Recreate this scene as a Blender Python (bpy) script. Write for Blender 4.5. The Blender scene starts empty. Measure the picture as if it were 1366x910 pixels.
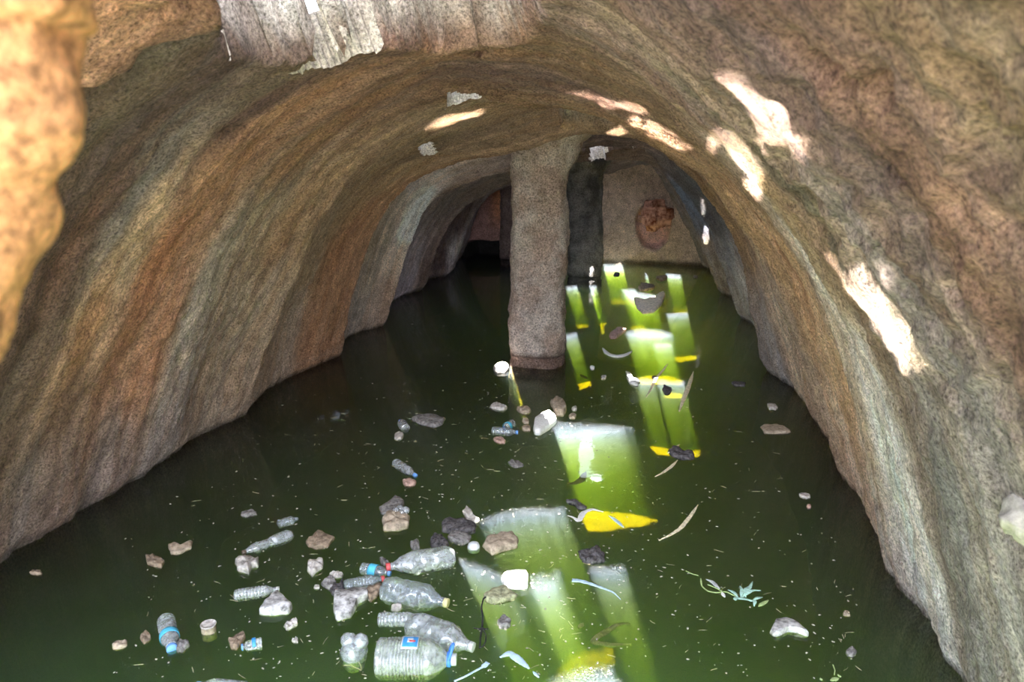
import bpy, bmesh, math, random
import numpy as np
from math import sin, cos, tan, radians, pi, sqrt
from mathutils import Vector, Matrix
from mathutils.bvhtree import BVHTree

scene = bpy.context.scene
col = scene.collection

# ------------------------------------------------------------------ camera
F = 987.0
PIT, YAW = radians(15.0), radians(9.5)
CAM = np.array([0.95, 0.0, 2.0])
FW = np.array([-sin(YAW) * cos(PIT), cos(YAW) * cos(PIT), -sin(PIT)])
RT = np.array([cos(YAW), sin(YAW), 0.0])
UP = np.cross(RT, FW)
cd = bpy.data.cameras.new('camera')
cam = bpy.data.objects.new('camera', cd); col.objects.link(cam)
cam.matrix_world = Matrix([[RT[0], UP[0], -FW[0], CAM[0]], [RT[1], UP[1], -FW[1], CAM[1]], [RT[2], UP[2], -FW[2], CAM[2]], [0, 0, 0, 1]])
cd.sensor_width = 36.0; cd.lens = F / 1366 * 36.0; cd.clip_start = 0.02; cd.clip_end = 200
cd.dof.use_dof = True; cd.dof.focus_distance = 4.5; cd.dof.aperture_fstop = 4.0
scene.camera = cam

def ray(x, y):
    d = FW + RT * (x - 683) / F - UP * (y - 455) / F
    return d / np.linalg.norm(d)
def onz(x, y, z=0.0):
    d = ray(x, y); return CAM + d * (z - CAM[2]) / d[2]
def ons(x, y, s):
    d = ray(x, y); return CAM + d * (s - CAM[1]) / d[1]
def proj(p):
    v = np.asarray(p) - CAM; w = v @ FW
    return 683 + F * (v @ RT) / w, 455 - F * (v @ UP) / w
def mpp(p):                                   # metres per pixel at a point
    return float((np.asarray(p) - CAM) @ FW) / F

# ------------------------------------------------------------------ light
SUN = np.array([0.22, 0.27, -0.87]); SUN /= np.linalg.norm(SUN)
sl = bpy.data.lights.new('sun', 'SUN'); sl.energy = 128.0; sl.angle = radians(0.53); sl.color = (1.0, 0.93, 0.82)
so = bpy.data.objects.new('sun', sl); col.objects.link(so)
so.rotation_euler = Vector(SUN).to_track_quat('-Z', 'Y').to_euler(); so.location = (0, 0, 8)
w = bpy.data.worlds.new('sky'); scene.world = w; w.use_nodes = True
nt = w.node_tree; nt.nodes.clear()
wo = nt.nodes.new('ShaderNodeOutputWorld'); bg = nt.nodes.new('ShaderNodeBackground')
tc = nt.nodes.new('ShaderNodeTexCoord'); sx = nt.nodes.new('ShaderNodeSeparateXYZ'); rp = nt.nodes.new('ShaderNodeValToRGB')
mr = nt.nodes.new('ShaderNodeMapRange'); mr.inputs['From Min'].default_value = -1; mr.inputs['From Max'].default_value = 1
nt.links.new(tc.outputs['Generated'], sx.inputs[0]); nt.links.new(sx.outputs['Z'], mr.inputs['Value']); nt.links.new(mr.outputs[0], rp.inputs[0])
rp.color_ramp.elements[0].position = 0.47; rp.color_ramp.elements[0].color = (0.62, 0.50, 0.38, 1)
rp.color_ramp.elements[1].position = 0.53; rp.color_ramp.elements[1].color = (0.80, 0.86, 0.95, 1)
e = rp.color_ramp.elements.new(1.0); e.color = (0.50, 0.66, 0.95, 1)
nt.links.new(rp.outputs[0], bg.inputs['Color']); bg.inputs['Strength'].default_value = 7.0
nt.links.new(bg.outputs[0], wo.inputs[0])
def area(name, loc, target, sx_, sy_, energy, color):
    l = bpy.data.lights.new(name, 'AREA'); l.shape = 'RECTANGLE'; l.size = sx_; l.size_y = sy_; l.energy = energy; l.color = color
    o = bpy.data.objects.new(name, l); col.objects.link(o); o.location = loc
    o.rotation_euler = (Vector(target) - Vector(loc)).to_track_quat('-Z', 'Y').to_euler()
    return o
# daylight that enters by the open mouth the photographer stands in, and by the roof openings further in
area('entrance_daylight', (0.3, -0.9, 2.1), (0.0, 6.0, 0.9), 3.2, 2.0, 120, (1.0, 0.97, 0.93))
SKYL = [(-0.1, 4.85, 2.75, 0.7, 0.5, 26), (0.5, 6.1, 2.55, 0.8, 0.4, 22), (0.4, 8.9, 2.5, 0.9, 0.7, 45), (0.2, 12.3, 2.2, 1.4, 0.8, 40), ]
scene.view_settings.view_transform = 'Standard'; scene.view_settings.look = 'None'
scene.view_settings.gamma = 1.0; scene.view_settings.use_curve_mapping = False
scene.view_settings.exposure = 0.18
cy = scene.cycles
cy.max_bounces = 8; cy.diffuse_bounces = 4; cy.glossy_bounces = 3; cy.transmission_bounces = 4
cy.volume_bounces = 1; cy.transparent_max_bounces = 24; cy.sample_clamp_indirect = 6.0
cy.caustics_reflective = False; cy.caustics_refractive = False
cy.use_denoising = True

# ------------------------------------------------------------------ numeric helpers
def smooth(a, b, x):
    t = np.clip((x - a) / (b - a), 0, 1); return t * t * (3 - 2 * t)
def _h(i, j, k, s):
    n = (i * 73856093) ^ (j * 19349663) ^ (k * 83492791) ^ (s * 2654435)
    n = n & 0x7fffffff
    n = (n ^ (n >> 13)) * 1274126177 & 0x7fffffff
    n = (n ^ (n >> 16)) & 0xffff
    return n / 65535.0 * 2 - 1
def vnoise(P, seed=0):
    P = np.asarray(P, float); I = np.floor(P).astype(np.int64); f = P - I; f = f * f * (3 - 2 * f); r = 0
    for a in (0, 1):
        for b in (0, 1):
            for c in (0, 1):
                wgt = (f[..., 0] if a else 1 - f[..., 0]) * (f[..., 1] if b else 1 - f[..., 1]) * (f[..., 2] if c else 1 - f[..., 2])
                r = r + wgt * _h(I[..., 0] + a, I[..., 1] + b, I[..., 2] + c, seed + 7)
    return r
def fbm(P, oct=3, seed=0):
    P = np.asarray(P, float); r = 0; a = 1; t = 0
    for o in range(oct):
        r = r + a * vnoise(P * 2 ** o + 13.7 * o, seed + o); t += a; a *= 0.5
    return r / t
def inpoly(px, py, poly):
    px = np.asarray(px); py = np.asarray(py); ins = np.zeros(px.shape, bool); n = len(poly)
    for i in range(n):
        x1, y1 = poly[i]; x2, y2 = poly[(i + 1) % n]
        if y1 == y2: continue
        c = ((y1 > py) != (y2 > py)) & (px < (x2 - x1) * (py - y1) / (y2 - y1) + x1)
        ins ^= c
    return ins
def lin(c):
    c = np.asarray(c, float) / 255.0
    return np.where(c <= 0.04045, c / 12.92, ((c + 0.055) / 1.055) ** 2.4)

# ------------------------------------------------------------------ material helpers
def new_mat(name):
    m = bpy.data.materials.new(name); m.use_nodes = True; m.node_tree.nodes.clear(); return m, m.node_tree
def N(t, typ, **kw):
    n = t.nodes.new(typ)
    for k, v in kw.items():
        if k in n.inputs: n.inputs[k].default_value = v
        else: setattr(n, k, v)
    return n
def mix(t, a, b, fac, mode='MIX'):
    n = t.nodes.new('ShaderNodeMix'); n.data_type = 'RGBA'; n.blend_type = mode
    for sock, v in ((n.inputs[6], a), (n.inputs[7], b), (n.inputs[0], fac)):
        if hasattr(v, 'is_linked') or hasattr(v, 'links'): t.links.new(v, sock)
        else: sock.default_value = v
    return n.outputs[2]
def ramp(t, src, stops):
    r = t.nodes.new('ShaderNodeValToRGB'); t.links.new(src, r.inputs[0])
    while len(r.color_ramp.elements) < len(stops): r.color_ramp.elements.new(0.5)
    for e_, (p, c) in zip(r.color_ramp.elements, stops):
        e_.position = p; e_.color = (c, c, c, 1) if isinstance(c, (int, float)) else tuple(c) + (1,)
    return r.outputs[0]

def rock_mat(name, base=None, bump=1.0, pit=1.0, scale=1.0, streak=True, rough=0.9):
    """limestone: stain colour (attribute or flat), fine mottling, pores and chisel-like bump"""
    m, t = new_mat(name)
    out = N(t, 'ShaderNodeOutputMaterial'); b = N(t, 'ShaderNodeBsdfPrincipled'); b.inputs['Roughness'].default_value = rough
    b.inputs['Specular IOR Level'].default_value = 0.25
    geo = N(t, 'ShaderNodeNewGeometry'); pos = geo.outputs['Position']
    if base is None:
        at = N(t, 'ShaderNodeAttribute', attribute_name='stain_shade'); c = at.outputs['Color']
    else:
        rgb = N(t, 'ShaderNodeRGB'); rgb.outputs[0].default_value = tuple(base) + (1,); c = rgb.outputs[0]
    n1 = N(t, 'ShaderNodeTexNoise', Scale=9 * scale, Detail=6.0, Roughness=0.65); t.links.new(pos, n1.inputs['Vector'])
    c = mix(t, c, ramp(t, n1.outputs[0], [(0.3, (0.55, 0.5, 0.47)), (0.5, (0.98, 0.97, 0.96)), (0.72, (1.35, 1.33, 1.3))]), 0.8, 'MULTIPLY')
    n2 = N(t, 'ShaderNodeTexNoise', Scale=75 * scale, Detail=5.0, Roughness=0.75); t.links.new(pos, n2.inputs['Vector'])
    c = mix(t, c, ramp(t, n2.outputs[0], [(0.36, 0.25), (0.5, 1.0), (0.66, 1.7)]), 0.85, 'MULTIPLY')
    if streak:
        uv = N(t, 'ShaderNodeUVMap', uv_map='arc'); am = N(t, 'ShaderNodeMath', operation='MULTIPLY'); t.links.new(at.outputs['Alpha'], am.inputs[0]); am.inputs[1].default_value = 0.72; alpha085 = am.outputs[0]
        mp = N(t, 'ShaderNodeMapping'); mp.inputs['Scale'].default_value = (7.0, 0.8, 1.0); t.links.new(uv.outputs[0], mp.inputs[0])
        n3 = N(t, 'ShaderNodeTexNoise', Scale=1.0, Detail=6.0, Roughness=0.6, Distortion=0.5); t.links.new(mp.outputs[0], n3.inputs['Vector'])
        c = mix(t, c, ramp(t, n3.outputs[0], [(0.32, (0.50, 0.43, 0.38)), (0.45, (1.05, 0.96, 0.88)), (0.54, (0.85, 0.88, 0.92)), (0.68, (1.7, 1.66, 1.62))]), alpha085, 'MULTIPLY')
    vo = N(t, 'ShaderNodeTexVoronoi', Scale=34 * scale); t.links.new(pos, vo.inputs['Vector'])
    n4 = N(t, 'ShaderNodeTexNoise', Scale=5 * scale, Detail=2.0); t.links.new(pos, n4.inputs['Vector'])
    pits = ramp(t, vo.outputs['Distance'], [(0.10, 0.0), (0.26, 1.0)])
    keep = ramp(t, n4.outputs[0], [(0.40, 1.0), (0.55, 0.0)])
    pm = mix(t, pits, (1, 1, 1, 1), keep)
    c = mix(t, c, mix(t, (0.4, 0.36, 0.33, 1), (1, 1, 1, 1), pm), 0.75 * pit, 'MULTIPLY')
    t.links.new(c, b.inputs['Base Color'])
    mu = N(t, 'ShaderNodeTexNoise', Scale=24 * scale, Detail=8.0, Roughness=0.72); t.links.new(pos, mu.inputs['Vector'])
    b1 = N(t, 'ShaderNodeBump', Strength=min(1.0, 0.95 * bump), Distance=0.06 * bump); t.links.new(mu.outputs[0], b1.inputs['Height'])
    b2 = N(t, 'ShaderNodeBump', Strength=0.8 * pit, Distance=0.012); t.links.new(pm, b2.inputs['Height']); t.links.new(b1.outputs[0], b2.inputs['Normal'])
    if streak:
        mp2 = N(t, 'ShaderNodeMapping'); mp2.inputs['Scale'].default_value = (40.0, 9.0, 1.0); mp2.inputs['Rotation'].default_value = (0, 0, 0.35); t.links.new(uv.outputs[0], mp2.inputs[0])
        n5 = N(t, 'ShaderNodeTexNoise', Scale=1.0, Detail=5.0, Roughness=0.65, Distortion=0.8); t.links.new(mp2.outputs[0], n5.inputs['Vector'])
        b3 = N(t, 'ShaderNodeBump', Strength=0.8, Distance=0.03); t.links.new(n5.outputs[0], b3.inputs['Height']); t.links.new(alpha085, b3.inputs['Strength']); t.links.new(b2.outputs[0], b3.inputs['Normal']); b2 = b3
    t.links.new(b2.outputs[0], b.inputs['Normal'])
    t.links.new(b.outputs[0], out.inputs[0])
    return m

def simple_mat(name, c, rough=0.8, var=0.35, scale=30, bump=0.5, c2=None, spec=0.3):
    m, t = new_mat(name); out = N(t, 'ShaderNodeOutputMaterial'); b = N(t, 'ShaderNodeBsdfPrincipled')
    b.inputs['Roughness'].default_value = rough; b.inputs['Specular IOR Level'].default_value = spec
    tc_ = N(t, 'ShaderNodeNewGeometry'); n = N(t, 'ShaderNodeTexNoise', Scale=scale, Detail=5.0, Roughness=0.65); t.links.new(tc_.outputs['Position'], n.inputs['Vector'])
    a = tuple(np.array(c) * (1 - var)); d = tuple(np.array(c2 if c2 is not None else np.array(c) * (1 + var)))
    t.links.new(ramp(t, n.outputs[0], [(0.36, a), (0.62, d)]), b.inputs['Base Color'])
    bp = N(t, 'ShaderNodeBump', Strength=bump, Distance=0.006); t.links.new(n.outputs[0], bp.inputs['Height']); t.links.new(bp.outputs[0], b.inputs['Normal'])
    t.links.new(b.outputs[0], out.inputs[0]); return m

def clear_mat(name, tint=(0.70, 0.75, 0.82), haze=0.34, rough=0.10):
    """scuffed clear plastic: see-through with a milky dusty share and a shiny skin"""
    m, t = new_mat(name); out = N(t, 'ShaderNodeOutputMaterial')
    tr = N(t, 'ShaderNodeBsdfTransparent'); tr.inputs[0].default_value = (0.93, 0.95, 0.96, 1)
    df = N(t, 'ShaderNodeBsdfDiffuse'); df.inputs[0].default_value = tuple(tint) + (1,)
    gl = N(t, 'ShaderNodeBsdfGlossy', Roughness=rough); gl.inputs[0].default_value = (1, 1, 1, 1)
    g = N(t, 'ShaderNodeNewGeometry'); n = N(t, 'ShaderNodeTexNoise', Scale=45, Detail=4.0, Roughness=0.6); t.links.new(g.outputs['Position'], n.inputs['Vector'])
    bp = N(t, 'ShaderNodeBump', Strength=0.5, Distance=0.006); t.links.new(n.outputs[0], bp.inputs['Height'])
    for s_ in (df, gl): t.links.new(bp.outputs[0], s_.inputs['Normal'])
    hz = ramp(t, n.outputs[0], [(0.3, haze * 0.45), (0.7, min(1, haze * 1.5))])
    m1 = N(t, 'ShaderNodeMixShader'); t.links.new(hz, m1.inputs[0]); t.links.new(tr.outputs[0], m1.inputs[1]); t.links.new(df.outputs[0], m1.inputs[2])
    lw = N(t, 'ShaderNodeLayerWeight', Blend=0.35); t.links.new(bp.outputs[0], lw.inputs['Normal'])
    fr = ramp(t, lw.outputs['Fresnel'], [(0.0, 0.05), (1.0, 0.9)])
    m2 = N(t, 'ShaderNodeMixShader'); t.links.new(fr, m2.inputs[0]); t.links.new(m1.outputs[0], m2.inputs[1]); t.links.new(gl.outputs[0], m2.inputs[2])
    t.links.new(m2.outputs[0], out.inputs[0]); return m

# ------------------------------------------------------------------ object helpers
def mesh_obj(name, verts, faces, mat=None, parent=None, smooth_=True, kind=None):
    me = bpy.data.meshes.new(name); me.from_pydata([tuple(map(float, v)) for v in verts], [], [tuple(map(int, f)) for f in faces]); me.update()
    if smooth_: me.polygons.foreach_set('use_smooth', [True] * len(me.polygons))
    o = bpy.data.objects.new(name, me); col.objects.link(o)
    if mat: me.materials.append(mat)
    if parent: o.parent = parent
    if kind: o['kind'] = kind
    return o
def tag(o, label, cat, group=None, kind=None):
    o['label'] = label; o['category'] = cat
    if group: o['group'] = group
    if kind: o['kind'] = kind
    return o
def empty(name, loc, rz=0.0):
    o = bpy.data.objects.new(name, None); col.objects.link(o); o.location = tuple(map(float, loc)); o.rotation_euler = (0, 0, rz); o.empty_display_size = 0.1
    return o

# ------------------------------------------------------------------ the vault: arches (feet to crown), read off the rock and lofted
ARCH = [
 ([(225,612),(250,480),(300,330),(380,200),(480,115),(600,66),(690,62)], 3.2, [(700,58),(760,62),(799,87),(873,134),(948,193),(1010,260),(1060,340),(1105,430),(1140,540),(1165,650),(1175,760)]),
 ([(330,552),(350,470),(385,380),(430,290),(490,210),(560,158),(613,140),(654,136)], 4.3, [(735,138),(773,147),(829,165),(888,202),(924,226),(960,265),(1004,327),(1035,389),(1055,438),(1081,508),(1108,590),(1117,640)]),
 ([(455,475),(459,437),(478,369),(499,311),(528,269),(554,247),(575,229),(617,213),(670,205)], 6.3, [(752,180),(800,178),(852,182),(890,207),(930,245),(973,307),(992,366),(1005,420),(1020,495)]),
 ([(510,435),(528,385),(549,324),(570,274),(591,258),(623,242),(680,226)], 8.0, [(760,200),(800,197),(855,200),(890,225),(925,265),(950,310),(968,360),(985,425)]),
 ([(562,387),(580,337),(599,298),(623,269),(654,253),(673,245)], 9.8, [(720,222),(800,215),(850,212),(885,228),(905,260),(925,300),(945,350),(960,392)]),
 ([(598,368),(609,342),(625,298),(654,255)], 11.5, [(700,240),(799,232),(829,226),(850,220),(871,223),(882,238),(894,262),(906,285),(924,321),(937,357)]),
]
TL = np.linspace(-1, 0, 161); TR = np.linspace(0, 1, 161)[1:]
def resample(P, tt):
    P = np.array(P); d = np.r_[0, np.cumsum(np.linalg.norm(np.diff(P[:, [0, 2]], axis=0), axis=1))]; d /= d[-1]
    return np.stack([np.interp(tt, d, P[:, k]) for k in range(3)], 1)
def sm1(P, n=6):
    P = P.copy()
    for _ in range(n): P[1:-1] = (P[:-2] + 2 * P[1:-1] + P[2:]) / 4
    return P
rings = []
def full_ring(Lp, Rp):
    allp = Lp + Rp; zs = [p[2] for p in allp]; ic = int(np.argmax(zs)); ic = min(max(ic, 1), len(allp) - 2)
    A = resample(allp[:ic + 1], np.linspace(0, 1, len(TL))); B = resample(allp[ic:], np.linspace(0, 1, len(TR) + 1))[1:]
    return sm1(np.vstack([A, B]), 30)
for L, sc, R in ARCH:
    fl = onz(*L[0])[1]; fr_ = onz(*R[-1])[1]
    Lp = [ons(*p, fl * (1 - i / (len(L) - 1)) + sc * i / (len(L) - 1)) for i, p in enumerate(L)]
    Rp = [ons(*p, fr_ * i / (len(R) - 1) + sc * (1 - i / (len(R) - 1))) for i, p in enumerate(R)]
    rings.append(full_ring(Lp, Rp))
base0 = rings[0]
def scaled(r, s0, kx, kz, dx=0.0):
    q = r.copy(); q[:, 1] = s0 + (r[:, 1] - 3.2) * 0.4; q[:, 0] = r[:, 0] * kx + dx; q[:, 2] = r[:, 2] * kz; return q
pre = [scaled(base0, -0.35, 1.15, 1.22, .1), scaled(base0, 0.7, 1.1, 1.14, .06), scaled(base0, 2.1, 1.02, 1.03)]
last = rings[-1].copy(); last[:, 1] = 13.3; last[:, 0] = last[:, 0] * 1.12; last[:, 2] *= 1.12
RNG = pre + rings + [last]
# knots along the cistern: between arches the rock bellies out
BUL = [0, 0, 0.02, 0.04, 0.13, 0.20, 0.22, 0.20, 0.05]
def loft(u):            # u in [0, len(RNG)-1]
    i = int(min(max(math.floor(u), 0), len(RNG) - 2)); f = u - i
    g = f * f * (3 - 2 * f) * 0.35 + f * 0.65
    A, B = RNG[i], RNG[i + 1]; q = A * (1 - g) + B * g
    q[:, 1] = A[:, 1] * (1 - f) + B[:, 1] * f
    bl = BUL[i] * (sin(pi * f) ** 0.8 if 0 < f < 1 else 0)
    nrm = np.stack([q[:, 0], 0 * q[:, 0], q[:, 2]], 1); nrm /= np.linalg.norm(nrm, axis=1)[:, None]
    return q + nrm * bl
us = []
for i in range(len(RNG) - 1):
    ds = RNG[i + 1][160, 1] - RNG[i][160, 1]; step = 0.018 if 1 <= i <= 6 else 0.03
    n = max(6, int(ds / step)); us += list(i + np.arange(n) / n)
us.append(len(RNG) - 1)
G = np.array([loft(u) for u in us])                       # [ns, nt, 3]
T = np.r_[TL, TR]; ns, nt_ = G.shape[:2]
Tg = np.broadcast_to(T, (ns, nt_)).copy(); Sg = G[:, :, 1].copy()
# skirt below the water on both sides
def skirt(edge, sgn):
    rows = []
    for k, z in enumerate((-2.2, -0.9, -0.4, -0.2, -0.1, -0.05)):
        r = edge.copy(); r[:, 2] = z; r[:, 0] += sgn * (-0.08 * abs(z)); rows.append(r)
    return rows
lf = skirt(G[:, 0], -1); rf = skirt(G[:, -1], 1)[::-1]
G = np.concatenate([np.stack(lf, 1), G, np.stack(rf, 1)], 1)
Tg = np.concatenate([np.tile(np.linspace(-1.12, -1.01, 6), (ns, 1)), Tg, np.tile(np.linspace(1.01, 1.12, 6), (ns, 1))], 1)
Sg = np.concatenate([np.tile(Sg[:, :1], (1, 6)), Sg, np.tile(Sg[:, -1:], (1, 6))], 1)
ns, nt_ = G.shape[:2]
def normals(G):
    a = np.gradient(G, axis=0); b = np.gradient(G, axis=1); n = np.cross(a, b); n /= np.linalg.norm(n, axis=2)[..., None] + 1e-9
    return n
NR = normals(G)
if (NR[ns // 2, nt_ // 2, 2]) < 0: NR = -NR              # outward
X, S, Z = G[..., 0].copy(), G[..., 1].copy(), G[..., 2].copy()
big = fbm(G * 1.6, 2, 3) * 0.035
med = fbm(G * np.array([6, 9, 5]), 3, 11) * 0.024
fine = fbm(G * 24, 3, 21) * 0.013
# flow ridges running up the arches
ridge = (fbm(np.stack([Sg * 4.2, Tg * 1.2, 0 * Sg], -1), 3, 31)) * 0.03
rough_zone = smooth(0.85, 1.3, X) * smooth(3.2, 2.3, S) * smooth(0.9, 1.5, Z)
rr = (1 - np.abs(fbm(G * 5.5, 3, 41))) ** 3
rr = (1 - np.abs(fbm(G * np.array([11, 8, 9]), 4, 41)) * 1.6)
D = big + med + fine + ridge + rough_zone * (rr * -0.045 + 0.012)
wl = np.exp(-(Z / 0.05) ** 2) * 0.02 * (1 + fbm(G * 9, 2, 51))
D = D + wl
def dent(px, py, rad, depth, D):
    # find the vault point seen at that pixel
    p3 = G.reshape(-1, 3); v = p3 - CAM; dd = ray(px, py); tt = v @ dd; off = np.linalg.norm(v - tt[:, None] * dd, axis=1)
    idx = np.argmin(off + (tt < 0.3) * 99); c = p3[idx]
    r = np.linalg.norm(G - c, axis=2) + 0.01 * vnoise(G * 40, 5)
    return D + depth * smooth(rad, rad * 0.55, r)
for (px, py, r_, dp) in [(418,382,.035,.10),(1190,225,.05,.05),(1285,380,.045,.04),(1285,330,.03,.03),(1350,500,.05,.03),(1120,95,.06,.05),(130,345,.02,.02),(1180,120,.05,.05)]:
    D = dent(px, py, r_, dp, D)
vq = G - CAM; wq = vq @ FW; wq = np.where(wq > .1, wq, 1e9); qx = 683 + F * (vq @ RT) / wq + 14 * vnoise(G * 7, 44); qy = 455 - F * (vq @ UP) / wq + 8 * vnoise(G * 9, 45)
LIP = inpoly(qx, qy, [(60,112),(120,90),(138,72),(150,82),(165,70),(180,52),(240,34),(330,17),(450,3),(480,-60),(480,-500),(-300,-500),(-300,260),(20,180)]) & (wq < 50) & (Z > 1.2)
LIP = LIP.astype(float)
for _ in range(2): LIP[1:-1, 1:-1] = (LIP[1:-1, 1:-1] * 2 + LIP[:-2, 1:-1] + LIP[2:, 1:-1] + LIP[1:-1, :-2] + LIP[1:-1, 2:]) / 6
D = D - 0.07 * LIP
G2 = G + NR * D[..., None]
# chimney recesses of the roof openings: the rock above the crown is broken away
jag = 0.10 * fbm(G * 4.0, 3, 61) + 0.03 * fbm(G * 17, 2, 62)
def recess(s0, s1, x0, x1, h, sa=0.10, sb=0.05):
    a = smooth(s0 + jag, s0 + sa + jag, S) * smooth(s1 + sb + jag * 0.6, s1 + jag * 0.6, S) * smooth(x0 + jag, x0 + 0.10 + jag, X) * smooth(x1 + 0.10 + jag, x1 + jag, X)
    return h * a
vv_ = G - CAM; wz_ = vv_ @ FW; bpx = 683 + F * (vv_ @ RT) / np.where(wz_ > .1, wz_, 1e9); bpy_ = 455 - F * (vv_ @ UP) / np.where(wz_ > .1, wz_, 1e9)
jx = 26 * vnoise(G * 6, 64) + 8 * vnoise(G * 30, 65); jy = 7 * vnoise(G * 8, 66) + 3 * vnoise(G * 35, 67)
RIM1 = [(306,18),(302,46),(314,74),(350,78),(400,75),(470,68),(560,58),(600,66),(625,62),(665,68),(696,62),(702,24),(712,-400),(300,-400)]
m1_ = inpoly(bpx + jx, bpy_ + jy, RIM1) & (S > 1.95) & (S < 4.0) & (Z > 1.5)
m1_ |= (S > 1.95 + jag) & (S < 2.5) & (X > -0.55 + jag) & (X < 0.5 + jag) & (bpy_ < -10) & (Z > 1.5)
H = m1_ * 0.52
for _ in range(2): H[1:-1, 1:-1] = (H[1:-1, 1:-1] * 2 + H[:-2, 1:-1] + H[2:, 1:-1] + H[1:-1, :-2] + H[1:-1, 2:]) / 6
H = np.maximum(H, recess(4.34, 4.95, 0.00, 0.62, 0.40, 0.06))
H = np.maximum(H, recess(5.55, 6.15, 0.30, 1.05, 0.22, 0.06))
H = np.maximum(H, recess(6.7, 7.8, 0.05, 1.05, 0.25, 0.06))
H = np.maximum(H, recess(8.3, 9.6, 0.05, 1.05, 0.25, 0.06))
G2 += (H * (Z > 1.0))[..., None] * (-SUN / 0.9)
G2[..., 1] += (H > 0.03) * (fbm(G2 * 14, 3, 71) * 0.05 + fbm(G2 * 6, 2, 72) * 0.09)
G = G2

# ------------------------------------------------------------------ rock stains by place on the wall, their shade also put into the colour
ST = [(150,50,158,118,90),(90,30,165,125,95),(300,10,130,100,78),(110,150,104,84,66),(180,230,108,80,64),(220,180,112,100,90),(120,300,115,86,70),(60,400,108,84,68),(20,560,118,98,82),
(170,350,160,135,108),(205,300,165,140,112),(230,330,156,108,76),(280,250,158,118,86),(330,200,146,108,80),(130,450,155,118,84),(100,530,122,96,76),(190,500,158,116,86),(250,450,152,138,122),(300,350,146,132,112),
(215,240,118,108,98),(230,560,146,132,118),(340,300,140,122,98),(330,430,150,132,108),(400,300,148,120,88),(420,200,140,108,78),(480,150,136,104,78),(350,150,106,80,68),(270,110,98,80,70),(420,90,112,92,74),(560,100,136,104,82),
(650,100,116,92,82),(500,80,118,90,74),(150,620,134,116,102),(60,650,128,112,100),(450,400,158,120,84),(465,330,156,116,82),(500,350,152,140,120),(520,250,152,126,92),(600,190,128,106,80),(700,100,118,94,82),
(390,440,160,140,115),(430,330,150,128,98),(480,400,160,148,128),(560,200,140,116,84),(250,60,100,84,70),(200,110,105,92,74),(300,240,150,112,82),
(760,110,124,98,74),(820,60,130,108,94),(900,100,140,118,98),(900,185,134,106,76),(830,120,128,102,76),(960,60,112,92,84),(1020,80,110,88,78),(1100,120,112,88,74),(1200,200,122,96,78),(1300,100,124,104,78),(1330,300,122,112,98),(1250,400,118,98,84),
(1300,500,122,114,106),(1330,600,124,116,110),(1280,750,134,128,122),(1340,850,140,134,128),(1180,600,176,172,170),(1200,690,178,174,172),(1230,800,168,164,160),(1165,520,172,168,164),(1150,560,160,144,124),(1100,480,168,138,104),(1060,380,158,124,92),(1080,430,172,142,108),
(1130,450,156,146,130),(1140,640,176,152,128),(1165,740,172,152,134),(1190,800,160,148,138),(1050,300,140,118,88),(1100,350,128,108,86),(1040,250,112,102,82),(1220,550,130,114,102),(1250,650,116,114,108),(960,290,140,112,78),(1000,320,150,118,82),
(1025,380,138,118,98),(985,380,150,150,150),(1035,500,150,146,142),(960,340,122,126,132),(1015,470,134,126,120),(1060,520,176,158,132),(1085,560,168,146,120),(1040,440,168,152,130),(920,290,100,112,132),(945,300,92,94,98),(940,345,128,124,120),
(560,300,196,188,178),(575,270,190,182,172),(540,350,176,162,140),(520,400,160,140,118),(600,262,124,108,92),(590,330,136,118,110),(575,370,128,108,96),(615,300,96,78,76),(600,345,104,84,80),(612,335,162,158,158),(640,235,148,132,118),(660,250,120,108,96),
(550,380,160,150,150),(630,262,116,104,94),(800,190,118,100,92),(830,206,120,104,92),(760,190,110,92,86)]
flat = G.reshape(-1, 3)
vis = flat - CAM; dist = np.linalg.norm(vis, axis=1)
ppx = 683 + F * (vis @ RT) / np.maximum(vis @ FW, 1e-3); ppy = 455 - F * (vis @ UP) / np.maximum(vis @ FW, 1e-3)
infr = (vis @ FW) > 0.2
pts = []
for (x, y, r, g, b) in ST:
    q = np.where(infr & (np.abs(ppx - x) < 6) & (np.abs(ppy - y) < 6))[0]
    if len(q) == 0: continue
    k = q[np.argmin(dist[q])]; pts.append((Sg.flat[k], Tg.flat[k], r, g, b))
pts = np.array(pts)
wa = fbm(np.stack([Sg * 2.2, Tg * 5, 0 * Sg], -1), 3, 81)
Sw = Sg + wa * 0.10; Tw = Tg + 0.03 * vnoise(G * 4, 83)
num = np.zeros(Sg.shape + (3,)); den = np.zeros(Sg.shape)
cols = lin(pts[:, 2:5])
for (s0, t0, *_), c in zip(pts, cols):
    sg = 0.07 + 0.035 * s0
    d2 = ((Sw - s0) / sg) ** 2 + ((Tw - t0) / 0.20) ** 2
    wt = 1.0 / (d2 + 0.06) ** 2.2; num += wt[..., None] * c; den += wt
STAIN_SHADE = num / den[..., None] * (1 + 0.35 * (rough_zone * fbm(G * 7, 3, 47)))[..., None]
lum = STAIN_SHADE.mean(-1, keepdims=True)
STAIN_SHADE = np.clip(((lum / 0.22) ** 1.6 * 0.22 * STAIN_SHADE / lum * 0.9 + 0.1 * lum) * 1.5 * np.array([1.0, 0.97, 1.06]), 0, 0.85)
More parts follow.
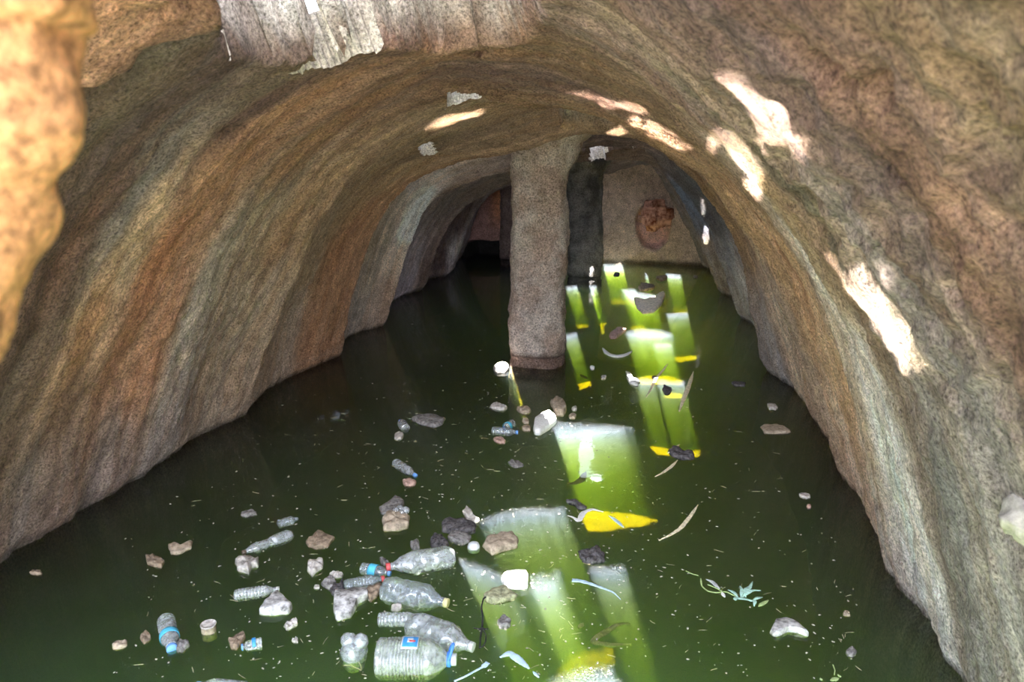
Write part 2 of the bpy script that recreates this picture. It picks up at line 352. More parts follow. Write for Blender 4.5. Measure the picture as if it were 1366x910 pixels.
# broken recess rock, painted paler for its daylight; dark tide line at the water
cr = (smooth(0.05, 0.2, H) * (0.6 + 0.4 * smooth(-.2, .3, fbm(G * 6, 2, 91))))[..., None]
STAIN_SHADE = STAIN_SHADE * (1 - cr) + cr * np.array([0.62, 0.58, 0.56])
tide = (smooth(0.055, 0.005, G[..., 2] + 0.02 * fbm(G * 12, 2, 95)) * 0.75)[..., None]
STAIN_SHADE = STAIN_SHADE * (1 - tide) + tide * np.array([0.05, 0.045, 0.035])
crust = (np.exp(-((G[..., 2] - 0.10 - 0.03 * fbm(G * 5, 2, 96)) / 0.03) ** 2) * 0.25)[..., None]
STAIN_SHADE = STAIN_SHADE * (1 - crust) + crust * np.array([0.42, 0.34, 0.28])

# ------------------------------------------------------------------ sunlit patches -> where the roof is broken through
def z4(pts, k=3.37, ox=740, oy=60): return [(ox + a / k, oy + b / k) for a, b in pts]
PATCH = [
 [(609,744),(629,749),(651,759),(674,766),(697,769),(706,767),(747,760),(740,787),(714,790),(690,786),(668,776),(640,766),(616,757)],
 [(636,694),(665,683),(700,676),(750,677),(750,684),(700,688),(665,694),(640,699)],
 [(785,755),(835,752),(833,762),(812,768),(790,765)],
 [(735,905),(770,890),(818,887),(830,925),(720,930)],
 [(712,570),(716,560),(735,553),(745,562),(812,566),(850,570),(820,577),(775,582),(730,584),(712,580)],
 [(838,503),(912,508),(912,514),(842,510)],
 [(833,442),(850,438),(880,439),(897,444),(895,449),(840,449)], [(846,457),(895,458),(895,462),(846,461)],
 [(888,418),(917,416),(918,420),(892,423)],
 [(752,446),(768,443),(769,448),(754,452)], [(754,382),(769,380),(771,385),(756,386)],
 [(828,386),(846,384),(850,389),(876,393),(874,400),(842,398)],
 [(804,348),(828,347),(832,360),(806,361)], [(888,364),(908,366),(908,371),(890,370)], [(850,366),(862,364),(864,370),(852,371)],
 [(664,488),(681,486),(681,499),(664,498)],
 [(787,360),(793,357),(797,375),(790,394),(785,378)],
 [(-300,-200),(88,-200),(95,150),(80,300),(40,480),(-300,700)],
]
GLINT = [  # light patches on the vault, each thrown by added lamps
 [(954,100),(968,101),(989,104),(1007,116),(1025,133),(1051,152),(1071,179),(1063,188),(1046,190),(1025,185),(1019,204),(1004,188),(998,164),(983,134),(971,116)],
 [(943,179),(960,190),(977,201),(998,195),(1016,208),(1016,229),(1010,262),(995,247),(977,226),(960,202)],
 [(762,124),(785,124),(811,133),(838,140),(859,155),(888,173),(918,198),(903,198),(882,182),(859,164),(832,149),(799,134)],
 [(933,228),(954,244),(971,262),(977,274),(966,268),(948,250)],
 [(934,268),(938,268),(946,300),(945,322),(941,318),(938,290)],
 [(1119,397),(1151,387),(1164,392),(1177,361),(1190,379),(1200,409),(1205,448),(1207,475),(1200,490),(1184,475),(1170,465),(1151,438),(1137,419)],
 [(811,213),(832,209),(836,216),(822,222),(812,219)], [(829,233),(838,234),(848,241),(840,244),(830,238)],
 [(581,163),(592,153),(630,149),(637,152),(622,162),(600,170),(580,171)],
 [(778,176),(850,171),(866,178),(850,181),(780,181)],
]
idx = np.arange(ns * nt_).reshape(ns, nt_)
Fq = np.stack([idx[:-1, :-1], idx[1:, :-1], idx[1:, 1:], idx[:-1, 1:]], -1).reshape(-1, 4)
flat = G.reshape(-1, 3); FC = flat[Fq].mean(1)
# pillars and near rock also receive light: simple proxies used only for this calculation
PILL = [(float(ons(717, 350, 6.66)[0]), 6.66, 0.25), (float(ons(780, 350, 10.9)[0]), 10.9, 0.26)]
pv, pf = [], []
for (cx, cy_, r_) in PILL:
    b0 = len(pv)
    for z_ in (-0.2, 2.3):
        for k in range(16): pv.append((cx + r_ * cos(k * pi / 8), cy_ + r_ * sin(k * pi / 8), z_))
    for k in range(16): pf.append((b0 + k, b0 + (k + 1) % 16, b0 + 16 + (k + 1) % 16, b0 + 16 + k))
nv = len(flat)
water_q = [(-3, -1, 0), (3, -1, 0), (3, 14, 0), (-3, 14, 0)]
backq = [(-3, 12.68, -1), (3, 12.68, -1), (3, 12.68, 3), (-3, 12.68, 3)]
step2 = G[::2, ::2]; a2, b2 = step2.shape[:2]; i2 = np.arange(a2 * b2).reshape(a2, b2)
f2 = np.stack([i2[:-1, :-1], i2[1:, :-1], i2[1:, 1:], i2[:-1, 1:]], -1).reshape(-1, 4)
vv = [tuple(p) for p in step2.reshape(-1, 3)]; ff = [tuple(map(int, f)) for f in f2]
o1 = len(vv); vv += pv; ff += [tuple(o1 + i for i in f) for f in pf]
o1 = len(vv); vv += water_q; ff.append((o1, o1 + 1, o1 + 2, o1 + 3)); o1 = len(vv); vv += backq; ff.append((o1, o1 + 1, o1 + 2, o1 + 3))
bvh = BVHTree.FromPolygons(vv, ff)
NEARROCK = [ray(x, y) * d + CAM for x, y, d in [(40, 0, .5), (40, 60, .5), (40, 150, .5), (30, 240, .5), (0, 320, .5), (-20, 400, .5), (-80, 100, .5), (-80, 300, .5)]]
cand = np.where((FC[:, 2] > 1.0) & (np.abs(FC[:, 0]) < 1.9) & (FC[:, 1] > -0.3) & (FC[:, 1] < 12.9))[0]
hits_px = np.full((len(cand), 2), np.nan); face_px = np.full((len(cand), 2), np.nan); hvis = np.zeros(len(cand), bool); nearr = np.zeros(len(cand), bool)
sv = Vector(SUN); cv = Vector(CAM)
for n_, fi in enumerate(cand):
    c = Vector(FC[fi]); h, nn, ii, dd = bvh.ray_cast(c + sv * 0.06, sv)
    for _k in range(3):
        if h is not None and h.z > 1.75 and (h - c).length < 1.0: h, nn, ii, dd = bvh.ray_cast(h + sv * 0.03, sv)
    for q in NEARROCK:
        wv = q - FC[fi]; k = wv @ SUN
        if k > 0 and np.linalg.norm(wv - k * SUN) < 0.12: nearr[n_] = True
    if h is None: continue
    if (np.array(h) - CAM) @ FW < 0.15: hits_px[n_] = (-9999, -9999)
    else: hits_px[n_] = proj(np.array(h))
    dirv = h - cv; L_ = dirv.length; h2, *_r = bvh.ray_cast(cv, dirv / L_); hvis[n_] = (h2 is None) or ((h2 - cv).length > L_ - 0.10)
fv = FC[cand] - CAM; fz = fv @ FW
fpx = 683 + F * (fv @ RT) / np.maximum(fz, 1e-3); fpy = 455 - F * (fv @ UP) / np.maximum(fz, 1e-3)
face_in = (fz > 0.05) & (fpx > -40) & (fpx < 1406) & (fpy > -12) & (fpy < 950)
land_in = (hits_px[:, 0] > -60) & (hits_px[:, 0] < 1426) & (hits_px[:, 1] > -60) & (hits_px[:, 1] < 1080) & hvis
inp = np.zeros(len(cand), bool)
for poly in PATCH[:-1]: inp |= inpoly(hits_px[:, 0], hits_px[:, 1], poly)
ok = ~np.isnan(hits_px[:, 0])
fb = (bpx.reshape(-1)[Fq].mean(1))[cand], (bpy_.reshape(-1)[Fq].mean(1))[cand]
bad = face_in & (((FC[cand][:, 1] < 4.15) & ~inpoly(fb[0], fb[1] - 18, RIM1)) | ((FC[cand][:, 1] > 3.6) & (FC[cand][:, 1] < 4.5) & (fpx < 595)))
hole = ok & hvis & inp & ~bad
hole |= ok & (~land_in) & (~face_in) & (FC[cand][:, 1] < 1.9) & (FC[cand][:, 0] < 0.9) & (FC[cand][:, 0] > -1.1)
hole |= nearr & ~face_in
for q_, poly in enumerate(PATCH):
    m_ = inpoly(hits_px[:, 0], hits_px[:, 1], poly) & hvis & face_in & ok
    if m_.sum(): print('PATCH', q_, m_.sum(), 'face px', fpx[m_].mean().round(), fpy[m_].mean().round(), 's', FC[cand][m_][:, 1].mean().round(2))
# lamps added at water level for sunlight reflected up the vault: narrow beams
RDS = [np.array(q) / np.linalg.norm(q) for q in ([0.80, 0.10, 0.60], [0.42, 0.10, 0.90])]
def cast(x, y):
    h_ = bvh.ray_cast(cv, Vector(ray(x, y)))[0]; return np.array(h_)
beams = []
for poly in GLINT:
    ys = [p[1] for p in poly]; xs = [p[0] for p in poly]; horiz = (max(xs) - min(xs)) > 1.3 * (max(ys) - min(ys))
    n_s = int(min(7, max(2, (max(max(xs) - min(xs), max(ys) - min(ys))) / 16)))
    lo, hi = (min(xs), max(xs)) if horiz else (min(ys), max(ys))
    for k in range(n_s):
        a0 = lo + (hi - lo) * (k + 0.5) / n_s; oth = np.arange(0, 1400, 0.5)
        ins = inpoly(np.full(oth.shape, a0), oth, poly) if horiz else inpoly(oth, np.full(oth.shape, a0), poly)
        if not ins.any(): continue
        r0, r1 = oth[ins].min(), oth[ins].max(); h0 = (hi - lo) / n_s / 2
        cs = [(a0 - h0, (r0 + r1) / 2), (a0 + h0, (r0 + r1) / 2), (a0, r0), (a0, r1)]
        if not horiz: cs = [(q[1], q[0]) for q in cs]
        Q = [cast(*q) for q in cs]; c_ = cast(*((a0, (r0 + r1) / 2) if horiz else ((r0 + r1) / 2, a0)))
        u_, v_ = Q[1] - Q[0], Q[3] - Q[2]; RD = RDS[1] if c_[2] > 1.75 else RDS[0]
        u_ = u_ - RD * (u_ @ RD); v_ = v_ - RD * (v_ @ RD)
        if max(np.linalg.norm(u_), np.linalg.norm(v_)) > 1.2: continue
        beams.append((c_, u_, v_, RD))
for c_, u_, v_, RD in beams:
    k = (c_[2] - 0.02) / RD[2]; p_ = c_ - RD * k
    lu = max(np.linalg.norm(u_), 0.03); lv = max(np.linalg.norm(np.cross(u_, v_)) / lu, 0.025)
    l = bpy.data.lights.new('added_glint_lamp', 'AREA'); l.shape = 'ELLIPSE'; l.size = lu * 1.4; l.size_y = lv * 1.3; l.spread = radians(1.5); l.color = (1.0, 0.93, 0.80)
    l.energy = 30.0 * l.size * l.size_y * 0.785
    o = bpy.data.objects.new('added_glint_lamp', l); col.objects.link(o)
    zx = Vector(-RD); xx = Vector(u_ / (np.linalg.norm(u_) + 1e-9)); yy = zx.cross(xx)
    o.matrix_world = Matrix([[xx[0], yy[0], zx[0], p_[0]], [xx[1], yy[1], zx[1], p_[1]], [xx[2], yy[2], zx[2], p_[2]], [0, 0, 0, 1]])
dead = np.zeros(len(Fq), bool); dead[cand[hole]] = True

# rims of the openings: walls that rise through the rock parallel to the light that comes down them
alive = np.where(~dead)[0]
nf_s, nf_t = ns - 1, nt_ - 1
DG = dead.reshape(nf_s, nf_t)
rim_v, rim_f = [], []
def rim(a, b):
    k = len(rim_v)
    for j in range(4):
        off = -SUN * 0.07 * j
        rim_v.append(flat[a] + off); rim_v.append(flat[b] + off)
    for j in range(3): rim_f.append((k + 2 * j, k + 2 * j + 1, k + 2 * j + 3, k + 2 * j + 2))
ii, jj = np.where(DG)
for i, j in zip(ii, jj):
    for di, dj, a, b in ((-1, 0, (i, j), (i, j + 1)), (1, 0, (i + 1, j), (i + 1, j + 1)), (0, -1, (i, j), (i + 1, j)), (0, 1, (i, j + 1), (i + 1, j + 1))):
        i2_, j2_ = i + di, j + dj
        if 0 <= i2_ < nf_s and 0 <= j2_ < nf_t and not DG[i2_, j2_]: rim(idx[a], idx[b])

M_vault = rock_mat('cistern_rock', None)
nrm_all = normals(G).reshape(-1, 3)
# inward normals
cdir = np.array([0, 0, 0.8]) - flat * np.array([1, 0, 1]); sgn = np.sign((nrm_all * cdir).sum(1)); nrm_all *= np.where(sgn == 0, 1, sgn)[:, None]
tface = Tg.reshape(-1)[Fq].mean(1)
def vault_part(name, mask, label=None):
    fs = Fq[mask]; used, inv = np.unique(fs, return_inverse=True); fs = inv.reshape(-1, 4)
    me = bpy.data.meshes.new(name); me.from_pydata(flat[used].tolist(), [], fs[:, ::1].tolist())
    me.polygons.foreach_set('use_smooth', [True] * len(me.polygons))
    ca = me.color_attributes.new('stain_shade', 'FLOAT_COLOR', 'POINT'); cc = np.ones((len(used), 4)); cc[:, 3] = 1 - cr.reshape(-1)[used] * .9; cc[:, :3] = STAIN_SHADE.reshape(-1, 3)[used]; ca.data.foreach_set('color', cc.ravel())
    uvl = me.uv_layers.new(name='arc'); li = np.empty(len(me.loops), int); me.loops.foreach_get('vertex_index', li)
    uvv = np.stack([Sg.reshape(-1)[used] + H.reshape(-1)[used] * 0.6, Tg.reshape(-1)[used] * 3.2 + H.reshape(-1)[used] * 2], 1)[li]; uvl.data.foreach_set('uv', uvv.ravel())
    me.materials.append(M_vault); me.update()
    o = bpy.data.objects.new(name, me); col.objects.link(o); o['kind'] = 'structure'
    return o
al = ~dead
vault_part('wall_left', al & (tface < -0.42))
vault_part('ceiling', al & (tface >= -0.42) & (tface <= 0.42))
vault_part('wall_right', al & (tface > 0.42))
if rim_f:
    M_rim = rock_mat('broken_rock', (0.52, 0.46, 0.42), streak=False)
    o = mesh_obj('trim_1', rim_v, rim_f, M_rim); o['kind'] = 'structure'

# ------------------------------------------------------------------ back wall
bx = np.linspace(-2.9, 2.9, 260); bz = np.linspace(-1.3, 2.6, 190)
BX, BZ = np.meshgrid(bx, bz, indexing='ij'); BY = np.full_like(BX, 12.95)
BP = np.stack([BX, BY, BZ], -1)
BY = BY + fbm(BP * np.array([1.4, 1, 1.4]), 3, 5) * 0.07 + fbm(BP * 7, 3, 6) * 0.02 - 0.10 * smooth(1.2, 2.2, BX) - 0.22 * smooth(-.3, .5, BX)
# black slot above the water on the left, and the broken niche on the right
BY += 0.6 * smooth(-2.05, -1.95, BX) * smooth(-1.1, -1.2, BX) * smooth(0.33, 0.26, BZ + 0.03 * vnoise(BP * 5, 8))
nc = ons(872, 296, 12.7); nr = np.sqrt(((BX - nc[0]) / 0.30) ** 2 + ((BZ - nc[2] + 0.06) / 0.42) ** 2) + 0.06 * vnoise(BP * 8, 9)
BY += 0.16 * smooth(1.05, 0.75, nr)
BP[..., 1] = BY
bc = np.ones(BX.shape + (4,)); left = smooth(-0.6, -0.9, BX)[..., None]
cR = lin((158, 142, 134)) * 1.9; cL = lin((150, 118, 116)) * 1.7
bc[..., :3] = cR * (1 - left) + cL * left
orn = (np.exp(-((BX + 1.45) / 0.16) ** 2) * smooth(0.4, 0.9, BZ) * 0.7)[..., None]; bc[..., :3] = bc[..., :3] * (1 - orn) + orn * lin((190, 130, 90)) * 1.5
nk = (smooth(1.05, 0.85, nr) * 0.8)[..., None]; bc[..., :3] = bc[..., :3] * (1 - nk) + nk * lin((205, 165, 158)) * 1.5
td = (smooth(0.10, 0.02, BZ + 0.03 * vnoise(BP * 6, 12)) * 0.85)[..., None]; bc[..., :3] = bc[..., :3] * (1 - td) + td * np.array([0.04, 0.035, 0.03])
slot_shade = (smooth(0.32, 0.24, BZ) * smooth(-1.0, -1.1, BX))[..., None]; bc[..., :3] = bc[..., :3] * (1 - slot_shade) + slot_shade * np.array([0.03, 0.028, 0.03])  # shade inside the slot painted in as near black
bi = np.arange(BX.size).reshape(BX.shape); bf = np.stack([bi[:-1, :-1], bi[1:, :-1], bi[1:, 1:], bi[:-1, 1:]], -1).reshape(-1, 4)
M_back = rock_mat('back_rock', None, streak=False)
wb = mesh_obj('wall_back', BP.reshape(-1, 3), bf, M_back, kind='structure')
ca = wb.data.color_attributes.new('stain_shade', 'FLOAT_COLOR', 'POINT'); ca.data.foreach_set('color', np.clip(bc, 0, .9).ravel())

# ------------------------------------------------------------------ pool bed and water
def grid_mesh(name, x0, x1, nx, y0, y1, ny, zf, mat):
    gx = np.linspace(x0, x1, nx); gy = np.linspace(y0, y1, ny); A, B = np.meshgrid(gx, gy, indexing='ij'); C_ = zf(A, B)
    i_ = np.arange(A.size).reshape(A.shape); f_ = np.stack([i_[:-1, :-1], i_[1:, :-1], i_[1:, 1:], i_[:-1, 1:]], -1).reshape(-1, 4)
    return mesh_obj(name, np.stack([A, B, C_], -1).reshape(-1, 3), f_, mat)
def bedz(A, B):
    P_ = np.stack([A, B, 0 * A], -1)
    return -0.90 + 0.30 * smooth(4.5, 8.5, B) - 0.95 * smooth(4.5, 3.6, B) + fbm(P_ * 1.5, 3, 2) * 0.05 + 0.10 * smooth(1.6, 2.4, np.abs(A))
M_bed = simple_mat('pale_silt', (0.46, 0.22, 0.12), 0.95, 0.2, 8, 0.6)
bed = grid_mesh('floor', -2.6, 2.6, 90, -1.5, 13.6, 200, bedz, M_bed); bed['kind'] = 'structure'

m, t = new_mat('green_water'); out = N(t, 'ShaderNodeOutputMaterial')
g = N(t, 'ShaderNodeNewGeometry')
tr = N(t, 'ShaderNodeBsdfTransparent'); gl = N(t, 'ShaderNodeBsdfGlossy', Roughness=0.035)
n = N(t, 'ShaderNodeTexNoise', Scale=5.0, Detail=3.0); t.links.new(g.outputs['Position'], n.inputs['Vector'])
bp = N(t, 'ShaderNodeBump', Strength=0.06, Distance=0.02); t.links.new(n.outputs[0], bp.inputs['Height']); t.links.new(bp.outputs[0], gl.inputs['Normal'])
fr = N(t, 'ShaderNodeFresnel', IOR=1.33)
m1 = N(t, 'ShaderNodeMixShader'); t.links.new(fr.outputs[0], m1.inputs[0]); t.links.new(tr.outputs[0], m1.inputs[1]); t.links.new(gl.outputs[0], m1.inputs[2])
# dust film: speckles of pale scum
n2 = N(t, 'ShaderNodeTexNoise', Scale=140.0, Detail=3.0, Roughness=0.7); t.links.new(g.outputs['Position'], n2.inputs['Vector'])
n3 = N(t, 'ShaderNodeTexNoise', Scale=3.0, Detail=3.0); t.links.new(g.outputs['Position'], n3.inputs['Vector'])
ma = N(t, 'ShaderNodeMath', operation='MULTIPLY'); t.links.new(ramp(t, n2.outputs[0], [(0.56, 0.0), (0.70, 0.8)]), ma.inputs[0]); t.links.new(ramp(t, n3.outputs[0], [(0.3, 0.10), (0.7, 0.40)]), ma.inputs[1])
df = N(t, 'ShaderNodeBsdfDiffuse'); df.inputs[0].default_value = (0.50, 0.52, 0.52, 1)
m2 = N(t, 'ShaderNodeMixShader'); t.links.new(ma.outputs[0], m2.inputs[0]); t.links.new(m1.outputs[0], m2.inputs[1]); t.links.new(df.outputs[0], m2.inputs[2])
t.links.new(m2.outputs[0], out.inputs['Surface'])
va = N(t, 'ShaderNodeVolumeAbsorption', Density=2.4); va.inputs['Color'].default_value = (0.68, 0.80, 0.0, 1)
vs = N(t, 'ShaderNodeVolumeScatter', Density=0.72, Anisotropy=0.0); vs.inputs['Color'].default_value = (0.48, 0.62, 1.0, 1)
ad = N(t, 'ShaderNodeAddShader'); t.links.new(va.outputs[0], ad.inputs[0]); t.links.new(vs.outputs[0], ad.inputs[1]); t.links.new(ad.outputs[0], out.inputs['Volume'])
M_water = m
wv = [(-2.75, -1.4, z_) if k == 0 else (2.75, -1.4, z_) if k == 1 else (2.75, 13.55, z_) if k == 2 else (-2.75, 13.55, z_) for z_ in (-2.3, 0.0) for k in range(4)]
wf = [(3, 2, 1, 0), (4, 5, 6, 7), (0, 1, 5, 4), (1, 2, 6, 5), (2, 3, 7, 6), (3, 0, 4, 7)]
wt_ = mesh_obj('water', wv, wf, M_water, smooth_=False)
tag(wt_, 'still murky green water filling the rock-cut cistern from wall to wall', 'water', kind='stuff')

for k_, (x_, y_, z_, a_, b_, e_) in enumerate(SKYL):
    area('roof_opening_daylight', (x_, y_, z_ - 0.12), (x_, y_, 0), a_, b_, e_, (0.92, 0.95, 1.0))
area('roof_opening_daylight', (-0.1, 2.05, 2.85), (-0.1, 3.3, 2.42), 1.0, 0.4, 45, (0.95, 0.97, 1.0))
#OBJECTS
# ------------------------------------------------------------------ pillars
def column(name, rows, s_mid, depth_r, mat, z_bot=-1.1, z_top=2.5, seed=1, sq=3.0, amp=0.018):
    """rows: (py, left px, right px) read on the plane s_mid; a roughly rounded-square shaft"""
    prof = []
    for (y, xl, xr) in rows:
        a = ons(xl, y, s_mid); b = ons(xr, y, s_mid); prof.append((a[2], (a[0] + b[0]) / 2, (b[0] - a[0]) / 2))
    prof.sort(); zs = [p[0] for p in prof]
    zz = np.linspace(z_bot, z_top, 190); na = 110; V = np.zeros((len(zz), na, 3))
    for i, z_ in enumerate(zz):
        cx = np.interp(z_, zs, [p[1] for p in prof]); r_ = np.interp(z_, zs, [p[2] for p in prof])
        an = np.linspace(0, 2 * pi, na, endpoint=False); k = (np.abs(np.cos(an)) ** sq + np.abs(np.sin(an)) ** sq) ** (-1 / sq)
        V[i, :, 0] = cx + r_ * k * np.cos(an); V[i, :, 1] = s_mid + depth_r * (r_ / 0.25) * k * np.sin(an); V[i, :, 2] = z_
    nrm = V - V.mean(1, keepdims=True); nrm[..., 2] = 0; nrm /= np.linalg.norm(nrm, axis=2)[..., None]
    d = fbm(V * 3, 3, seed) * amp * 1.2 + fbm(V * np.array([11, 11, 8]), 3, seed + 3) * amp + fbm(V * 38, 2, seed + 5) * amp * 0.35
    d -= np.exp(-((V[..., 2] - 0.07 - 0.02 * vnoise(V * 6, seed)) / 0.018) ** 2) * 0.02
    V = V + nrm * d[..., None]
    ii_ = np.arange(V.shape[0] * na).reshape(-1, na); jn = np.roll(ii_, -1, 1)
    f_ = np.stack([ii_[:-1], jn[:-1], jn[1:], ii_[1:]], -1).reshape(-1, 4)
    return mesh_obj(name, V.reshape(-1, 3), f_, mat)
def col_mat(name, c, c2, dark):
    m, t = new_mat(name)
    m2_ = rock_mat(name, c, streak=False, bump=1.3, pit=1.3)
    t = m2_.node_tree; b = [n for n in t.nodes if n.type == 'BSDF_PRINCIPLED'][0]
    src = b.inputs['Base Color'].links[0].from_socket
    g = N(t, 'ShaderNodeNewGeometry'); n_ = N(t, 'ShaderNodeTexNoise', Scale=3.5, Detail=4.0, Roughness=0.6); t.links.new(g.outputs['Position'], n_.inputs['Vector'])
    k = tuple(np.array(c2) / np.array(c))
    o_ = mix(t, src, ramp(t, n_.outputs[0], [(0.40, (1, 1, 1)), (0.60, k)]), 1.0, 'MULTIPLY')
    sp = N(t, 'ShaderNodeSeparateXYZ'); t.links.new(g.outputs['Position'], sp.inputs[0])
    o_ = mix(t, o_, ramp(t, sp.outputs['Z'], [(0.0, dark), (0.085, dark), (0.105, tuple(np.array(dark) * .45)), (0.125, (.6, .6, .6)), (0.16, (1, 1, 1))]), 1.0, 'MULTIPLY')
    t.links.new(o_, b.inputs['Base Color']); bpy.data.materials.remove(m); return m2_
M_pil = col_mat('weathered_pillar_rock', (0.66, 0.58, 0.55), (0.50, 0.38, 0.33), (0.50, 0.42, 0.40))
M_pild = col_mat('dark_pillar_rock', (0.30, 0.29, 0.30), (0.12, 0.12, 0.13), (0.5, 0.5, 0.5))
M_pilr = col_mat('pink_pillar_rock', (0.34, 0.26, 0.26), (0.26, 0.19, 0.20), (0.3, 0.3, 0.3))
p = column('pillar', [(180,680,790),(190,684,776),(203,685,771),(215,684,767),(230,683,760),(250,683,757),(300,684,756),(340,684,755),(400,683,754),(450,681,753),(475,681,752),(492,681,752),(600,681,750)], 6.66, 0.235, M_pil, seed=5, amp=.028)
tag(p, 'thick pale pinkish-grey rock pillar standing in the water mid-cistern, nearest of the pillars', 'pillar')
p = column('pillar', [(215,750,815),(228,754,806),(240,755,803),(300,756,804),(340,757,804),(385,757,801),(420,757,801)], 10.9, 0.24, M_pild, z_top=2.2, seed=15, amp=0.03)
tag(p, 'dark grey rough rock pillar seen just right of and behind the pale pillar', 'pillar')
p = column('pillar', [(230,668,712),(260,669,712),(300,669,712),(350,668,712),(360,668,712)], 12.4, 0.24, M_pilr, z_top=2.2, seed=25, amp=0.03)
tag(p, 'purplish rock pillar at the back, mostly hidden behind the left edge of the pale pillar', 'pillar')

# ------------------------------------------------------------------ chunks that float or lie about, outlines read at the water
def up_poly(pts, n, jit, rng):
    P_ = [np.array(q, float) for q in pts]; L_ = [np.linalg.norm(P_[(i + 1) % len(P_)] - P_[i]) for i in range(len(P_))]; tot = sum(L_); out_ = []
    for k in range(n):
        d = tot * k / n; i = 0
        while d > L_[i]: d -= L_[i]; i += 1
        out_.append(P_[i] + (P_[(i + 1) % len(P_)] - P_[i]) * d / L_[i])
    return out_
def blob_px(cx, cy, wd, ht, ang, rng, n=9):
    a = radians(ang); r_ = []
    for k in range(n):
        th = 2 * pi * (k + rng.uniform(-.3, .3)) / n; q = rng.uniform(0.78, 1.08)
        c_, s_ = cos(th), sin(th); kk = (abs(c_) ** 3 + abs(s_) ** 3) ** (-1 / 3)
        x, y = c_ * wd / 2 * q * min(kk, 1.15), s_ * ht / 2 * q * min(kk, 1.15)
        r_.append((cx + x * cos(a) - y * sin(a), cy + x * sin(a) + y * cos(a)))
    return r_
def chunk(name, cat, label, px, h, mat, seed=0, edge=0.5, rough=0.12, group=None, z0=0.0, tilt=0.0, smooth_=True, depth=None, parent=None):
    rng = random.Random(seed)
    if len(px) == 5 and not hasattr(px[0], '__len__'): px = blob_px(*px, rng)
    cxp = np.mean([q[0] for q in px]); cyp = np.mean([q[1] for q in px]); c = onz(cxp, cyp, z0)
    n = 40; ol = [onz(q[0], q[1], z0) - c for q in up_poly(px, n, 0, rng)]
    ol = np.array(ol); R_ = np.linalg.norm(ol, axis=1).mean(); wmin = 2 * np.sqrt(np.linalg.eigvalsh(np.cov(ol[:, :2].T))[0]); h = min(h * 0.75, 0.55 * wmin); dep = depth if depth is not None else min(h * 0.5, .012) + 0.003
    lev = [(0.0, -dep), (0.5, -dep), (0.80, -dep * .9), (0.95, -dep * .45), (1.0, 0.0), (1.0, h * .35), (1.0 - 0.12 * edge, h * .78), (1.0 - 0.32 * edge, h), (0.55, h * 1.06), (0.3, h * 1.08), (0, h * 1.08)]
    V = []; 
    for (k, z_) in lev:
        r_ = ol * k; V.append(np.stack([r_[:, 0], r_[:, 1], np.full(n, z_) + tilt * r_[:, 0] * (z_ > 0)], 1))
    V = np.array(V); sd = np.array([seed * 3.1, seed * 1.7, 0])
    nz = fbm(V / R_ * 1.6 + sd, 3, seed)[..., None]; nx = fbm(V / R_ * 3.4 + sd + 9, 2, seed + 2)[..., None]; hz = fbm(V / R_ * 2.2 + sd + 5, 3, seed + 4)
    V[..., :2] *= 1 + rough * nx; V[..., 2] += (h * 0.55 * hz) * (V[..., 2] > h * .3) * (rough / 0.12)
    ii_ = np.arange(V.shape[0] * n).reshape(-1, n); jn = np.roll(ii_, -1, 1)
    f_ = np.stack([ii_[:-1], jn[:-1], jn[1:], ii_[1:]], -1).reshape(-1, 4)
    me = mesh_obj(name, V.reshape(-1, 3), f_, mat, smooth_=smooth_, parent=parent)
    me.location = tuple(map(float, c))
    if label: tag(me, label, cat, group)
    return me
def strip(name, cat, label, px, wpx, th, mat, z0=0.008, group=None, arch=0.0, taper=True, parent=None, wfun=None, local=None):
    P_ = [onz(x, y, z0) for x, y in px]; org = P_[0].copy() if local is None else local
    A = np.array(P_); d = np.r_[0, np.cumsum(np.linalg.norm(np.diff(A, axis=0), axis=1))]; n = max(12, len(px) * 6); tt = np.linspace(0, d[-1], n)
    C_ = np.stack([np.interp(tt, d, A[:, k]) for k in range(3)], 1)
    for _ in range(3): C_[1:-1] = (C_[:-2] + 2 * C_[1:-1] + C_[2:]) / 4
    tg = np.gradient(C_, axis=0); tg /= np.linalg.norm(tg, axis=1)[:, None]; sd = np.cross(tg, [0, 0, 1]); sd /= np.linalg.norm(sd, axis=1)[:, None] + 1e-9
    m_ = mpp(C_[n // 2]); V = []; k = 10
    for i in range(n):
        u = i / (n - 1); w_ = (sin(pi * min(max(u, .03), .97)) ** 0.6 if taper else 1.0) * wpx * m_ / 2
        if wfun: w_ = wfun(u) * wpx * m_ / 2
        w_ *= 1 + 0.18 * vnoise(np.array([[i * .7, wpx, 1.0]]))[0]
        for j in range(k):
            a = 2 * pi * j / k; V.append(C_[i] + sd[i] * w_ * cos(a) + np.array([0, 0, th * .5 * sin(a) + arch * sin(pi * u)]) - org)
    f_ = [(i * k + j, i * k + (j + 1) % k, (i + 1) * k + (j + 1) % k, (i + 1) * k + j) for i in range(n - 1) for j in range(k)]
    f_ += [tuple(range(k))[::-1], tuple(range((n - 1) * k, n * k))]
    o = mesh_obj(name, V, f_, mat, parent=parent)
    if local is None: o.location = tuple(map(float, org))
    if label: tag(o, label, cat, group)
    return o

